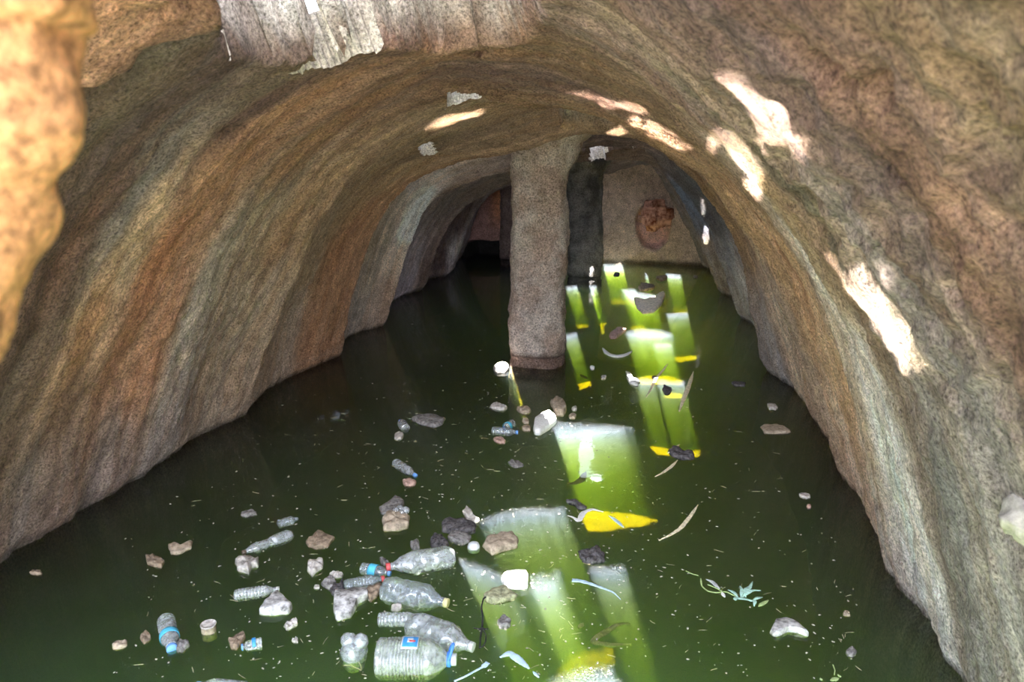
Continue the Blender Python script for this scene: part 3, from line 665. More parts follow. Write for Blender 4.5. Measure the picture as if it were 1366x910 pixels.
M_stone = simple_mat('tan_stone', (0.38, 0.31, 0.24), 0.9, 0.35, 40, 0.7)
M_stone2 = simple_mat('brown_stone', (0.25, 0.19, 0.14), 0.9, 0.45, 45, 0.8)
M_pale = simple_mat('pale_stone', (0.46, 0.43, 0.41), 0.85, 0.4, 40, 0.6)
M_white = simple_mat('white_foam', (0.80, 0.80, 0.80), 0.7, 0.12, 60, 0.3)
M_foamd = simple_mat('soiled_foam', (0.42, 0.40, 0.40), 0.8, 0.7, 22, 0.4, c2=(0.74, 0.73, 0.74))
M_bark = simple_mat('dark_bark', (0.055, 0.05, 0.055), 0.75, 0.5, 60, 1.0, c2=(0.14, 0.13, 0.14))
M_grey = simple_mat('grey_driftwood', (0.20, 0.19, 0.19), 0.8, 0.5, 55, 0.9)
M_olive = simple_mat('mossy_wood', (0.30, 0.30, 0.19), 0.85, 0.5, 45, 0.8)
M_cream = simple_mat('dry_reed', (0.80, 0.72, 0.52), 0.8, 0.3, 70, 0.5)
M_film = simple_mat('pale_blue_film', (0.50, 0.68, 0.85), 0.35, 0.2, 40, 0.2, spec=0.6)
M_yel = simple_mat('submerged_leaf', (0.50, 0.52, 0.26), 0.8, 0.3, 40, 0.2)
M_lit = simple_mat('sunlit_cream_stone', (0.74, 0.64, 0.50), 0.8, 0.3, 30, 0.6)  # stone colour brightened, the sun on it put into the colour
M_rust = simple_mat('rusty_rock', (0.40, 0.10, 0.04), 0.85, 0.6, 9, 0.8, c2=(0.75, 0.42, 0.32))
M_pinkst = simple_mat('reddish_stone', (0.42, 0.28, 0.24), 0.85, 0.4, 50, 0.7)

C_ = chunk
# --- big stones and foam
C_('stone', 'stone', 'flat tan stone slab lying at the edge of the sunlit water above the white tub', [(644,729),(650,721),(668,715),(686,716),(692,722),(690,731),(672,736),(656,741),(648,735)], .045, M_stone, 1, .5, .10)
C_('foam_block', 'foam', 'large angular white foam slab with grey dirt beside the small red-capped bottle', [(446,795),(491,791),(492,799),(478,806),(474,815),(468,825),(448,829),(445,812)], .05, M_foamd, 2, .25, .05)
C_('foam_wedge', 'foam', 'white triangular foam wedge with black scorched edges below the greenish ribbed bottle', [(371,795),(391,812),(386,819),(362,822),(346,820),(352,811),(360,803)], .05, M_foamd, 3, .3, .06)
C_('stone', 'stone', 'brown layered flat stone with an orange edge up and right of the waisted bottle', [(408,725),(424,711),(430,712),(447,720),(436,731),(423,733),(411,730)], .03, M_stone2, 4, .3, .10)
C_('crumpled_carton', 'carton', 'crumpled beige carton scrap just below the waisted bottle cap', [(314,753),(328,745),(345,750),(344,757),(336,758),(332,767),(318,763)], .04, M_pale, 5, .3, .16)
C_('stone', 'stone', 'small whitish pitted stone above the foam slab', [(411,753),(418,749),(432,750),(430,759),(417,769),(410,763)], .035, M_pale, 6, .4, .14)
C_('stone', 'stone', 'tan rough stone with a clear cup cluster resting at its top', [(511,697),(517,686),(534,685),(546,692),(545,705),(530,709),(512,709)], .045, M_stone, 7, .35, .12)
C_('driftwood', 'wood', 'grey wood block leaning behind the clear cup cluster', [(506,681),(528,666),(540,671),(538,680),(522,688),(510,688)], .035, M_grey, 8, .35, .10)
C_('stone', 'stone', 'upright tan stone at the foot of the pale pillar', [(734,540),(742,534),(752,537),(756,548),(752,556),(741,555)], .10, M_stone, 9, .5, .12)
C_('stone', 'stone', 'small cream stone left of the sunlit white block at the pillar foot', (699, 548, 20, 9, 8), .03, M_stone, 10, .5, .15)
C_('stone', 'stone', 'pale pointed stone fragment in open water left of the pillar foot', [(653,544),(662,538),(668,541),(677,545),(672,548),(661,547)], .03, M_pale, 11, .5, .1)
C_('stone', 'stone', 'bright sunlit stone against the left side of the pillar base', (669, 493, 22, 11, 0), .05, M_pale, 12, .5, .12)
C_('stone', 'stone', 'tiny cream pebble just above its twin left of the sunlit white block', (701, 563, 10, 7, 0), .025, M_stone, 13, .6, .1)
C_('stone', 'stone', 'tiny tan pebble just below its twin left of the sunlit white block', (702, 572, 12, 8, 0), .02, M_stone, 14, .6, .1)
C_('stone', 'stone', 'small tan stone right of the pillar foot beside the sunlit scum', (764, 556, 10, 7, 10), .02, M_stone, 15, .5, .1)
C_('stone', 'stone', 'small grey-white stone right of the upright tan stone', (766, 546, 8, 5, 0), .02, M_pale, 16, .5, .1)
C_('stone', 'stone', 'crumbly grey-brown stone under the small blue-capped bottle end by the dark plank', (532, 583, 14, 9, -10), .02, M_pale, 17, .5, .2)
C_('stone', 'stone', 'grey-pink crumbly stone just below the slanted blue-capped bottle', (546, 645, 20, 9, 2), .025, M_pinkst, 18, .5, .15)
C_('stone', 'stone', 'reddish flat stone under the ribbed bottle left of the pillar foot', (666, 588, 18, 7, 10), .02, M_pinkst, 19, .5, .15)
C_('stone', 'stone', 'pale crescent-shaped stone with a dark end in the right-hand green water', [(1027,845),(1034,831),(1048,828),(1062,834),(1079,848),(1078,850),(1065,845),(1050,843),(1042,848),(1033,850)], .035, M_foamd, 20, .4, .05)
C_('stone', 'stone', 'small grey pointed scrap near the right wall at lower right', (1135, 871, 15, 12, 10), .02, M_grey, 21, .5, .2)
C_('stone', 'stone', 'small brownish fragment above the grey pointed scrap near the right wall', (1129, 820, 11, 6, 10), .015, M_stone, 22, .5, .15)
C_('wood_scrap', 'wood', 'whitish elongated scrap high on the right side near the wall', (1073, 662, 16, 7, 15), .015, M_pale, 23, .5, .15)
C_('stone', 'stone', 'tiny pinkish pebble below the whitish scrap near the right wall', (1079, 676, 6, 5, 0), .02, M_pinkst, 24, .6, .1)
C_('wood_scrap', 'wood', 'pale knobbly scrap near the right wall above the curled bark', (1030, 543, 15, 8, 15), .02, M_pale, 25, .5, .2)
C_('curled_bark', 'wood', 'cream curled bark piece with dark hollow floating near the right wall', [(1015,571),(1019,568),(1036,568),(1046,570),(1055,577),(1046,579),(1019,579)], .025, M_stone, 26, .5, .1)
C_('stone', 'stone', 'pale lump at the left tip of the sunlit scum band above the tan slab', [(617,684),(622,678),(629,683),(632,692),(640,696),(634,700),(622,694)], .03, M_pale, 27, .5, .1)
# --- dark wood
C_('driftwood', 'wood', 'long dark grey plank piece floating beside a bottle end in dark water', [(548,561),(556,556),(578,554),(594,560),(590,567),(580,571),(560,566)], .03, M_grey, 28, .4, .10)
C_('driftwood', 'wood', 'dark charcoal block at top of the pair left of the tan slab', [(589,701),(596,694),(626,698),(636,703),(633,711),(618,715),(590,710)], .04, M_bark, 29, .35, .12)
C_('driftwood', 'wood', 'dark grey slab just below the charcoal block, touching the round cap', [(597,718),(604,712),(620,713),(629,719),(626,725),(614,728),(599,722)], .03, M_grey, 30, .35, .12)
C_('driftwood', 'wood', 'dark lump with white flecks touching the top of the red-capped large bottle', [(573,725),(579,717),(590,718),(599,727),(596,731),(577,732)], .035, M_bark, 31, .4, .15)
C_('driftwood', 'wood', 'small dark knob left of the white-flecked dark lump', (554, 729, 13, 13, 0), .03, M_grey, 32, .5, .15)
C_('driftwood', 'wood', 'flat mossy grey-green board end with a black cord tied on it', [(645,798),(660,787),(672,785),(690,796),(688,800),(671,804),(657,806),(648,803)], .03, M_olive, 33, .3, .12)
C_('bark', 'bark', 'black crinkled bark flake with pale crumbs at the tip of a sunlit shaft', [(771,740),(785,737),(797,732),(806,741),(806,750),(788,753),(776,750)], .03, M_bark, 34, .4, .2)
C_('bark', 'bark', 'small dark angular flake floating in sunlit green water below the cord board', (673, 831, 18, 15, 0), .02, M_grey, 35, .4, .2)
C_('bark', 'bark', 'black long bark chunk lying across a broken cream reed', [(892,603),(898,598),(914,604),(926,607),(925,613),(908,613),(894,608)], .035, M_bark, 36, .4, .15)
C_('bark', 'bark', 'narrow black bark sliver in open water near the right wall', (985, 513, 21, 6, 2), .02, M_bark, 37, .5, .1)
C_('bark', 'bark', 'small dark tattered clump below the bright scum line right of the pillar', (890, 522, 13, 12, 0), .025, M_bark, 38, .4, .25)
C_('bark', 'bark', 'tiny black fragment on the bright scum line above the tattered clump', (873, 504, 7, 4, 0), .015, M_bark, 39, .4, .2)
C_('driftwood', 'wood', 'small grey-violet wood bit floating in the middle of the dark water', (688, 620, 21, 9, 8), .02, M_grey, 40, .5, .15)
C_('bark', 'bark', 'black bent bark strip above the white splashes over the orange bottom glow', [(755,668),(768,668),(774,674),(783,677),(782,681),(772,680),(766,673),(757,671)], .02, M_bark, 41, .4, .12)
C_('driftwood', 'wood', 'dark brown log end beside the crushed blue-labelled bottle', [(305,857),(318,849),(326,846),(328,853),(316,867),(308,866)], .035, M_stone2, 42, .4, .15)
C_('stone', 'stone', 'grey-brown shell-like stone touching the upright blue-capped bottle', [(235,861),(240,857),(252,858),(253,862),(244,870),(236,871)], .03, M_grey, 43, .5, .15)
C_('bark', 'bark', 'small curled brown bark bit left of the upright blue-capped bottle', (195, 852, 15, 13, -40), .02, M_stone2, 44, .5, .2)
C_('stone', 'stone', 'small pale brown lump at the far left near the bottom', (160, 862, 22, 10, -12), .02, M_stone, 45, .5, .15)
C_('stone', 'stone', 'dull brown oval stone in the dark water at left', (206, 750, 27, 13, 20), .03, M_stone2, 46, .5, .12)
C_('paper_scrap', 'scrap', 'beige torn paper-like scrap with a pointed corner at left', [(224,728),(233,725),(241,730),(257,723),(256,732),(238,740),(228,740)], .02, M_stone, 47, .4, .12)
C_('stone', 'stone', 'small tan chip alone near the left wall', (49, 765, 18, 6, 0), .02, M_stone2, 48, .5, .15)
C_('bark', 'bark', 'small dark flat chip above and left of the stubby bottle', (332, 686, 22, 8, -5), .02, M_grey, 49, .5, .15)
C_('driftwood', 'wood', 'grey rough wood shard left of the small red-capped bottle', [(429,780),(436,774),(444,772),(449,779),(444,786),(436,787)], .03, M_grey, 50, .4, .2)
C_('driftwood', 'wood', 'dark wood shard wedged between the grey shard and the foam slab', [(440,789),(448,783),(458,778),(459,790),(452,794),(444,795)], .03, M_bark, 51, .4, .2)
C_('driftwood', 'wood', 'brown-grey bark plank wedged between foam slab and dented bottle', [(489,788),(509,781),(511,787),(502,798),(494,803),(490,797)], .03, M_stone2, 52, .4, .15)
C_('stone', 'stone', 'pale little stone just above the grey wood shard', (449, 768, 17, 8, 0), .02, M_pale, 53, .5, .15)
C_('stone', 'stone', 'tiny white pebble left of the grey wood shard', (423, 784, 8, 5, 0), .02, M_pale, 54, .5, .1)
C_('stone', 'stone', 'small whitish chip under the dented yellow-capped bottle', (529, 812, 14, 9, -10), .02, M_pale, 55, .5, .15)
C_('bark', 'bark', 'dark bark bit behind the blue-labelled small bottle', (513, 751, 14, 8, 20), .025, M_grey, 56, .5, .2)
C_('paper_scrap', 'scrap', 'small white crumpled scrap in the dark water above the rounded clear container', (388, 835, 20, 9, -20), .02, M_pale, 57, .4, .25)
C_('paper_scrap', 'scrap', 'tiny pale scrap just below the white crumpled scrap', (394, 855, 9, 7, 0), .015, M_pale, 58, .4, .25)
# --- far end
C_('stone', 'stone', 'pale fan-shaped stone poking out of sunlit water right of the dark pillar', [(846,400),(858,403),(872,398),(886,390),(888,396),(882,408),(873,417),(858,419),(848,412)], .05, M_lit, 59, .4, .10)
C_('stone', 'stone', 'brown jagged rock in the water in front of the pale fan-shaped stone', (862, 384, 22, 9, 0), .05, M_stone2, 60, .4, .2)
C_('stone', 'stone', 'small dark wet stone on the water by the far wall', (883, 372, 16, 6, 0), .05, M_stone2, 61, .4, .2)
C_('bark', 'bark', 'small black bit in the yellow sunlit water by the far wall', (823, 367, 9, 4, 0), .03, M_bark, 62, .4, .2)
C_('bark', 'bark', 'tiny black bit floating in front of the back wall at its right end', (928, 370, 7, 4, 0), .03, M_grey, 63, .4, .2)
C_('stone', 'stone', 'rusty pale lump at the left end of the far oval scum patch', [(813,448),(820,442),(826,438),(836,441),(830,446),(822,452),(814,452)], .04, M_pinkst, 64, .4, .2)
C_('foam_scrap', 'foam', 'white lumpy foam scrap at the left end of the thin bright scum line', [(835,497),(840,498),(844,506),(853,511),(850,516),(840,512),(836,505)], .03, M_white, 65, .4, .2)
C_('foam_scrap', 'foam', 'small pale bit in the green water right of the pillar', (790, 491, 7, 4, 10), .02, M_white, 66, .4, .1)
C_('foam_scrap', 'foam', 'small white bit beside the thin reed below the near scum band', (805, 504, 8, 5, 0), .02, M_pale, 67, .4, .1)
# sunlit foam block with glare
C_('foam_block', 'foam', 'dazzling white sunlit foam block floating in front of the pillar', [(711,575),(713,564),(724,556),(733,552),(741,558),(743,564),(733,573),(720,581),(713,580)], .06, M_white, 68, .35, .04)
# rock in the niche and the pale stone in the right wall
def lump(name, c, sx_, sy_, sz_, mat, seed, amp=0.25, sub=5, sharp=0.0):
    bm = bmesh.new(); bmesh.ops.create_icosphere(bm, subdivisions=sub, radius=1.0); V = np.array([v.co for v in bm.verts])
    q = np.round(V * 1.6 + fbm(V * 1.3 + seed, 2, seed)[:, None] * 0.8) / 1.6; V2 = V * (1 + amp * fbm(V * 1.7 + seed, 3, seed)[:, None]); V2 = V2 * (1 - sharp) + q * sharp
    V2 += fbm(V * 6 + seed, 3, seed + 1)[:, None] * V * 0.05
    for v, p_ in zip(bm.verts, V2): v.co = Vector((p_[0] * sx_, p_[1] * sy_, p_[2] * sz_))
    me = bpy.data.meshes.new(name); bm.to_mesh(me); bm.free(); me.polygons.foreach_set('use_smooth', [True] * len(me.polygons)); me.materials.append(mat)
    o = bpy.data.objects.new(name, me); col.objects.link(o); o.location = tuple(map(float, c)); return o
o = lump('rock', ons(874, 288, 12.60), 0.25, 0.20, 0.23, M_rust, 7, 0.40, 5, 0.5); tag(o, 'rusty red-brown rock lodged in a pale niche in the back wall', 'rock')
M_palew = simple_mat('pale_wall_stone', (0.30, 0.28, 0.26), 0.9, 0.25, 30, 0.7)
h_ = np.array(bvh.ray_cast(cv, Vector(ray(1368, 692)))[0])
o = lump('rock', h_ + np.array([0.02, 0, 0]), 0.07, 0.085, 0.06, M_palew, 9, 0.3, 4, 0.3); tag(o, 'pale rounded stone set in the right wall at the right frame edge', 'rock')

# the blurred sunlit spur of rock close to the lens at the left
edge = [(-240,60),(-160,96),(-120,104),(0,100),(24,99),(34,88),(38,68),(60,68),(115,76),(171,84),(218,74),(244,52),(270,47),(300,41),(366,20),(395,8),(412,3),(445,6),(471,2),(490,-20),(560,-80),(640,-150),(2500,-180)]
ye = np.array([e_[0] for e_ in edge]); xe = np.array([e_[1] for e_ in edge]); V = []; yy_ = np.r_[np.linspace(-240, 640, 130), np.linspace(700, 2500, 20)]; na = 48
for y in yy_:
    xr = np.interp(y, ye, xe); a = ons(-330, y, 0.50); b = ons(xr, y, 0.50); c_ = (a + b) / 2; r_ = (b[0] - a[0]) / 2
    for k in range(na):
        th = 2 * pi * k / na; V.append(c_ + np.array([cos(th) * r_, sin(th) * r_ * 0.6, 0]))
V = np.array(V); V = V + fbm(V * 14, 3, 5)[:, None] * 0.016 * np.array([1, 1, 0]); n_r = len(yy_)
f_ = [(i * na + j, i * na + (j + 1) % na, (i + 1) * na + (j + 1) % na, (i + 1) * na + j) for i in range(n_r - 1) for j in range(na)] + [tuple(range((n_r - 1) * na, n_r * na)), tuple(range(na))[::-1]]
M_spur = rock_mat('orange_rock', (0.80, 0.41, 0.19), streak=False, pit=0.3)
o = mesh_obj('rock_spur', V, f_, M_spur); tag(o, 'blurred sunlit orange rock spur close to the camera along the left frame edge', 'rock')

# ------------------------------------------------------------------ reeds, film scraps
strip('reed', 'reed', 'long cream reed blade standing out in green water below the tattered clump', [(925,496),(919,515),(912,532),(906,549)], 6, .006, M_cream)
strip('reed', 'reed', 'curved cream reed in open green water below the bark chunk', [(931,674),(920,690),(908,705),(894,714),(879,721)], 6, .008, M_cream)
strip('reed', 'reed', 'upper stub of a cream reed passing under the black bark chunk', [(907,593),(899,598),(891,605)], 5, .006, M_cream)
strip('reed', 'reed', 'lower piece of the cream reed poking out below the black bark chunk', [(904,614),(895,623),(884,631),(874,636)], 5, .006, M_cream)
strip('reed', 'reed', 'thin pale reed slanting across the thin bright scum line', [(891,485),(884,495),(876,503),(868,520),(862,530)], 4, .005, M_cream)
strip('bark_curl', 'bark', 'white banana-shaped bark curl right of the pillar', [(804,465),(810,472),(822,476),(834,474),(843,469)], 9, .02, M_white)
strip('film_scrap', 'plastic', 'pale blue plastic film strand trailing right beside the right sunlit shaft', [(763,774),(775,775),(788,779),(805,785),(818,790),(828,800)], 7, .004, M_film, wfun=lambda u: 1.2 * (1 - u) ** 1.2 + .15)
strip('film_scrap', 'plastic', 'sky-blue plastic film scrap between the two near sunlit shafts', [(667,877),(680,871),(692,880),(706,892)], 12, .004, M_film)
strip('film_scrap', 'plastic', 'tiny blue film cross right of the sky-blue scrap', [(711,896),(715,900),(719,904)], 5, .004, M_film)
strip('film_scrap', 'plastic', 'thin blue-tipped film strip right of the handled bottle', [(651,884),(644,890),(636,894),(622,902),(606,909)], 6, .004, M_film, wfun=lambda u: 1.2 if u < .2 else .55)
strip('film_scrap', 'plastic', 'white glinting film splash above the orange bottom glow', [(757,688),(765,690),(772,696),(778,684),(790,679),(805,683)], 8, .004, M_white)
strip('film_scrap', 'plastic', 'bluish-white glinting strip at the right of the orange bottom glow', [(812,688),(819,692),(826,698),(832,704)], 6, .004, M_film)
strip('submerged_leaf', 'leaf', 'yellow-green leaf ghosting under water in the bright green shaft', [(757,646),(768,645),(776,640),(781,630)], 11, .01, M_yel, z0=-.12)
strip('submerged_leaf', 'leaf', 'tattered Z-shaped yellow-green scrap under water between the near shafts', [(840,832),(822,834),(808,843),(796,850),(790,857),(815,861),(842,860)], 10, .01, M_yel, z0=-.10)
strip('submerged_leaf', 'leaf', 'small yellow-green fragment under water left of the Z-shaped scrap', [(772,838),(778,832)], 8, .01, M_yel, z0=-.10)
strip('submerged_leaf', 'leaf', 'pale triangular scrap under water right of the pillar', [(774,500),(778,502),(784,506)], 7, .01, M_yel, z0=-.05)

# plant sprig
M_sprig = simple_mat('pale_green_leaf', (0.42, 0.66, 0.58), 0.6, 0.25, 40, 0.2); M_stem = simple_mat('green_stem', (0.38, 0.50, 0.22), 0.6, 0.25, 40, 0.2)
org = onz(985, 793); sp = empty('plant_sprig', org); tag(sp, 'pale green leafy plant sprig floating in the right-hand green water', 'plant')
def ps(name, pts, w_, mat, **k): return strip(name, None, None, pts, w_, .004, mat, parent=sp, local=org, **k)
ps('stem', [(935,772),(936,782),(944,789),(956,791),(968,789),(980,795),(992,800),(1004,801)], 2.2, M_stem, taper=False)
ps('stem', [(915,762),(924,766),(932,768)], 1.6, M_stem, taper=False)
ps('stem', [(944,780),(954,784),(963,789)], 1.6, M_stem, taper=False)
for pts in ([(978,799),(990,800),(1004,802)],[(988,798),(990,788),(987,782)],[(990,797),(999,788),(1004,776)],[(992,796),(1003,789),(1015,788)],[(985,798),(979,792),(971,787)],[(995,797),(993,789),(1001,782)],[(1000,802),(1007,803),(1006,809)],[(983,796),(980,802),(983,800)],[(1004,801),(1012,799),(1017,797)]):
    ps('leaf', pts, 5, M_sprig, arch=.006)
ps('seed_pod', [(942,773),(950,776),(960,786)], 6, simple_mat('grey_pod', (0.55, 0.58, 0.60), 0.6, 0.2, 40, 0.2)); ps('seed_pod', [(963,790),(965,794),(967,797)], 5, M_white)
ps('leaf', [(1012,809),(1018,805),(1025,801)], 6, M_stem)
org = onz(1115, 905); sp = empty('plant_sprig', org); tag(sp, 'small bright green leaf cluster at the bottom edge near the right wall', 'plant')
ps('leaf', [(1108,908),(1114,906),(1119,905)], 7, M_stem); ps('leaf', [(1117,900),(1120,902),(1122,904)], 4, M_stem); ps('leaf', [(1094,905),(1097,908)], 4, M_stem)
ps('stem', [(1111,887),(1114,894),(1113,901)], 1.6, M_stem, taper=False)

# black cord
M_cord = simple_mat('black_cord', (0.02, 0.02, 0.022), 0.7, 0.3, 80, 0.3)
org = onz(643, 838); cdv = empty('cord', org); tag(cdv, 'thin black knotted cord hanging from the mossy board to the bottle neck', 'cord')
def cord(name, pts, w_=2.4, z0=.02): return strip(name, None, None, pts, w_, .006, M_cord, parent=cdv, local=org, taper=False, z0=z0)
cord('strand', [(655,797),(650,795),(645,798),(642,811),(644,822),(643,838),(641,850),(640,865)]); cord('loop', [(643,838),(648,846),(648,855),(645,862),(640,865)], 1.8); cord('knot', [(638,840),(643,838),(648,840)], 3.6, .024); cord('loose_end', [(632,838),(643,840),(651,839)], 1.4)

# ------------------------------------------------------------------ bottles
M_pet = clear_mat('scuffed_clear_plastic'); M_pet2 = clear_mat('milky_clear_plastic', (0.66, 0.70, 0.74), 0.40); M_petb = clear_mat('bluish_clear_plastic', (0.62, 0.70, 0.82), 0.28)
def cap_mat(n_, c): return simple_mat(n_, c, 0.45, 0.12, 50, 0.1, spec=0.5)
M_red = cap_mat('red_cap', (0.62, 0.09, 0.10)); M_blue = cap_mat('blue_cap', (0.06, 0.22, 0.75)); M_lblue = cap_mat('light_blue_cap', (0.16, 0.36, 0.80)); M_ylw = cap_mat('cream_cap', (0.72, 0.66, 0.36)); M_wht = cap_mat('white_plastic', (0.60, 0.63, 0.67)); M_lab = cap_mat('blue_label', (0.05, 0.30, 0.72)); M_cyan = cap_mat('cyan_label', (0.10, 0.52, 0.80)); M_clr = clear_mat('clear_cap', (0.75, 0.77, 0.78), 0.6); M_blk = cap_mat('brown_cap', (0.12, 0.09, 0.07))
PROF = {
 'big': ([0, .01, .03, .10, .60, .68, .76, .83, .88, .91], [.55, .82, .95, 1, 1, .95, .80, .55, .34, .22]),
 'pet2': ([0, .02, .06, .14, .30, .42, .58, .68, .78, .87, .92], [.45, .75, .92, 1, .97, .95, 1, .95, .70, .38, .26]),
 'small': ([0, .02, .05, .10, .62, .70, .78, .85, .89], [.6, .85, .97, 1, 1, .93, .70, .42, .36]),
 'waist': ([0, .03, .08, .18, .36, .50, .62, .74, .84, .91], [.6, .85, .98, 1, .95, .68, .85, .88, .60, .30]),
}
def lathe(name, prof, L_, r_, mat, parent, ribs=0, ramp_=.03, rib_range=(.1, .6), crush=0.0, seed=0, na=40, nr=110, petals=False, wide=1.0, close=True):
    us_ = np.linspace(0, prof[0][-1], nr); rad = np.interp(us_, prof[0], prof[1]); V = np.zeros((nr, na, 3)); an = np.linspace(0, 2 * pi, na, endpoint=False)
    if ribs:
        ins = (us_ > rib_range[0]) & (us_ < rib_range[1]); ph = (us_ - rib_range[0]) / (rib_range[1] - rib_range[0]) * ribs
        rad = rad - ins * ramp_ * (np.abs(np.sin(pi * ph)) < .45)
    V[..., 0] = us_[:, None] * L_; V[..., 1] = (rad[:, None] * np.cos(an)) * r_ * wide; V[..., 2] = (rad[:, None] * np.sin(an)) * r_
    if petals:
        pe = 1 - 0.16 * np.abs(np.sin(2.5 * an))[None] * np.clip(1 - us_ / 0.10, 0, 1)[:, None]; V[..., 1:] *= pe[..., None]
    if crush:
        q = V / r_; fd = fbm(q * np.array([.8, .8, .8]) + seed * 3.3, 3, seed) ; body = np.interp(us_, [0, .08, .75, .9], [.2, 1, 1, .1])[:, None]
        V[..., 1:] *= (1 - crush * np.clip(np.abs(fd) * 1.8, 0, 1) * body)[..., None]
    ii_ = np.arange(nr * na).reshape(nr, na); jn = np.roll(ii_, -1, 1); f_ = np.stack([ii_[:-1], jn[:-1], jn[1:], ii_[1:]], -1).reshape(-1, 4).tolist()
    f_.append(list(range(na))[::-1])
    return mesh_obj(name, V.reshape(-1, 3), f_, mat, parent=parent)
def cyl(name, x0, x1, r_, mat, parent, na=26, knurl=True, arc=None, nx=6, rx=1.0, wide=1.0, ribs=0, thick=0.0012):
    V = []; f_ = []; a0, a1 = arc if arc else (0, 2 * pi); n_a = na if not arc else na + 1
    rs = [(x0, r_ * .2), (x0, r_ * .94), (x0 + (x1 - x0) * .08, r_), (x0 + (x1 - x0) * .92, r_), (x1, r_ * .92), (x1, r_ * .2)] if not arc else [(x0 + (x1 - x0) * i / nx, r_) for i in range(nx + 1)]
    for x, q in rs:
        for k in range(n_a):
            th = a0 + (a1 - a0) * k / na; rk = q * (1 + (.03 if (knurl and k % 2 and not arc) else 0)); V.append((x, cos(th) * rk * wide, sin(th) * rk))
    m_ = len(rs)
    for i in range(m_ - 1):
        for k in range(na if arc else n_a):
            f_.append((i * n_a + k, i * n_a + (k + 1) % n_a, (i + 1) * n_a + (k + 1) % n_a, (i + 1) * n_a + k))
    if not arc: f_ += [tuple(range(n_a))[::-1], tuple(range((m_ - 1) * n_a, m_ * n_a))]
    o = mesh_obj(name, V, f_, mat, parent=parent)
    if arc: sm = o.modifiers.new('thickness', 'SOLIDIFY'); sm.thickness = thick
    return o
def bottle(label, a, b, dia, kind, mat, cap=None, group=None, ribs=0, crush=0.0, seed=0, petals=False, band=None, roll=0.0, sink=0.45, capr=None, rib_amp=.04, name='plastic_bottle', wide=1.0, crange=None):
    d0 = onz((a[0] + b[0]) / 2, (a[1] + b[1]) / 2); r_ = dia * mpp(d0) / 2; zc = r_ * (1 - 2 * sink) + .002
    A = onz(*a, zc); B = onz(*b, zc); L_ = float(np.linalg.norm((B - A)[:2])); rz = math.atan2(B[1] - A[1], B[0] - A[0])
    e_ = empty(name, A, rz); tag(e_, label, 'bottle', group)
    pr = PROF[kind]; body = lathe('bottle_body', pr, L_, r_, mat, e_, ribs=ribs, crush=crush, seed=seed, petals=petals, ramp_=rib_amp, wide=wide, rib_range=crange or {'big': (.08, .62), 'small': (.08, .66), 'pet2': (.14, .3), 'waist': (.1, .4)}[kind])
    nr_ = (capr or pr[1][-1]) * r_; xe_ = pr[0][-1] * L_
    cyl('neck_ring', xe_ - .012 * L_, xe_ + .012 * L_, nr_ * 1.25, mat, e_, knurl=False)
    cyl('neck', xe_, xe_ + (L_ - xe_) * .35 if cap else L_, nr_, mat, e_, knurl=False)
    if cap: cyl('cap', xe_ + (L_ - xe_) * .25, L_, nr_ * 1.18, cap, e_)
    if band:
        u0, u1, bm_, ar = band; rr_ = np.interp((u0 + u1) / 2, pr[0], pr[1]) * r_ * 1.02
        cyl('label', u0 * L_, u1 * L_, rr_, bm_, e_, arc=ar, nx=4, wide=wide)
    return e_, A, L_, r_
# the handled 5-litre bottle
e5, A5, L5, r5 = bottle('large ribbed clear water jug with blue cap, handle and blue label, nearest of the bottles', (502, 878), (609, 880), 55, 'big', M_pet2, M_wht, ribs=13, seed=1, crush=.10, rib_amp=.09, sink=.42, capr=.24)
cyl('collar', .885 * L5, .935 * L5, r5 * .36, M_blue, e5)
cyl('label', .33 * L5, .54 * L5, r5 * 1.03, M_wht, e5, arc=(1.15, 2.05), nx=5)
lb = cyl('label_panel', .345 * L5, .53 * L5, r5 * 1.045, M_lab, e5, arc=(1.30, 1.95), nx=5); lb['label'] = 'blue panel on white label'
lp = cyl('label_print', .40 * L5, .47 * L5, r5 * 1.06, M_wht, lb, arc=(1.45, 1.72), nx=3)
lp2 = cyl('label_print', .425 * L5, .50 * L5, r5 * 1.07, M_red, lb, arc=(1.60, 1.70), nx=3)
hv = []; hp = []
for k in range(25):
    th = pi * k / 24; hp.append(np.array([.91 * L5 + .06 * L5 * sin(th) * .9, -0.02 * r5 + cos(th) * r5 * .36, 0.02 + sin(th) * r5 * .62]))
for i, p_ in enumerate(hp):
    for k in range(8):
        a_ = 2 * pi * k / 8; rad_ = p_ - np.array([.91 * L5, 0, 0]); rad_ /= np.linalg.norm(rad_) + 1e-9; hv.append(p_ + rad_ * cos(a_) * .0045 + np.array([1, 0, 0]) * sin(a_) * .006)
mesh_obj('handle', hv, [(i * 8 + k, i * 8 + (k + 1) % 8, (i + 1) * 8 + (k + 1) % 8, (i + 1) * 8 + k) for i in range(24) for k in range(8)], M_blue, parent=e5)

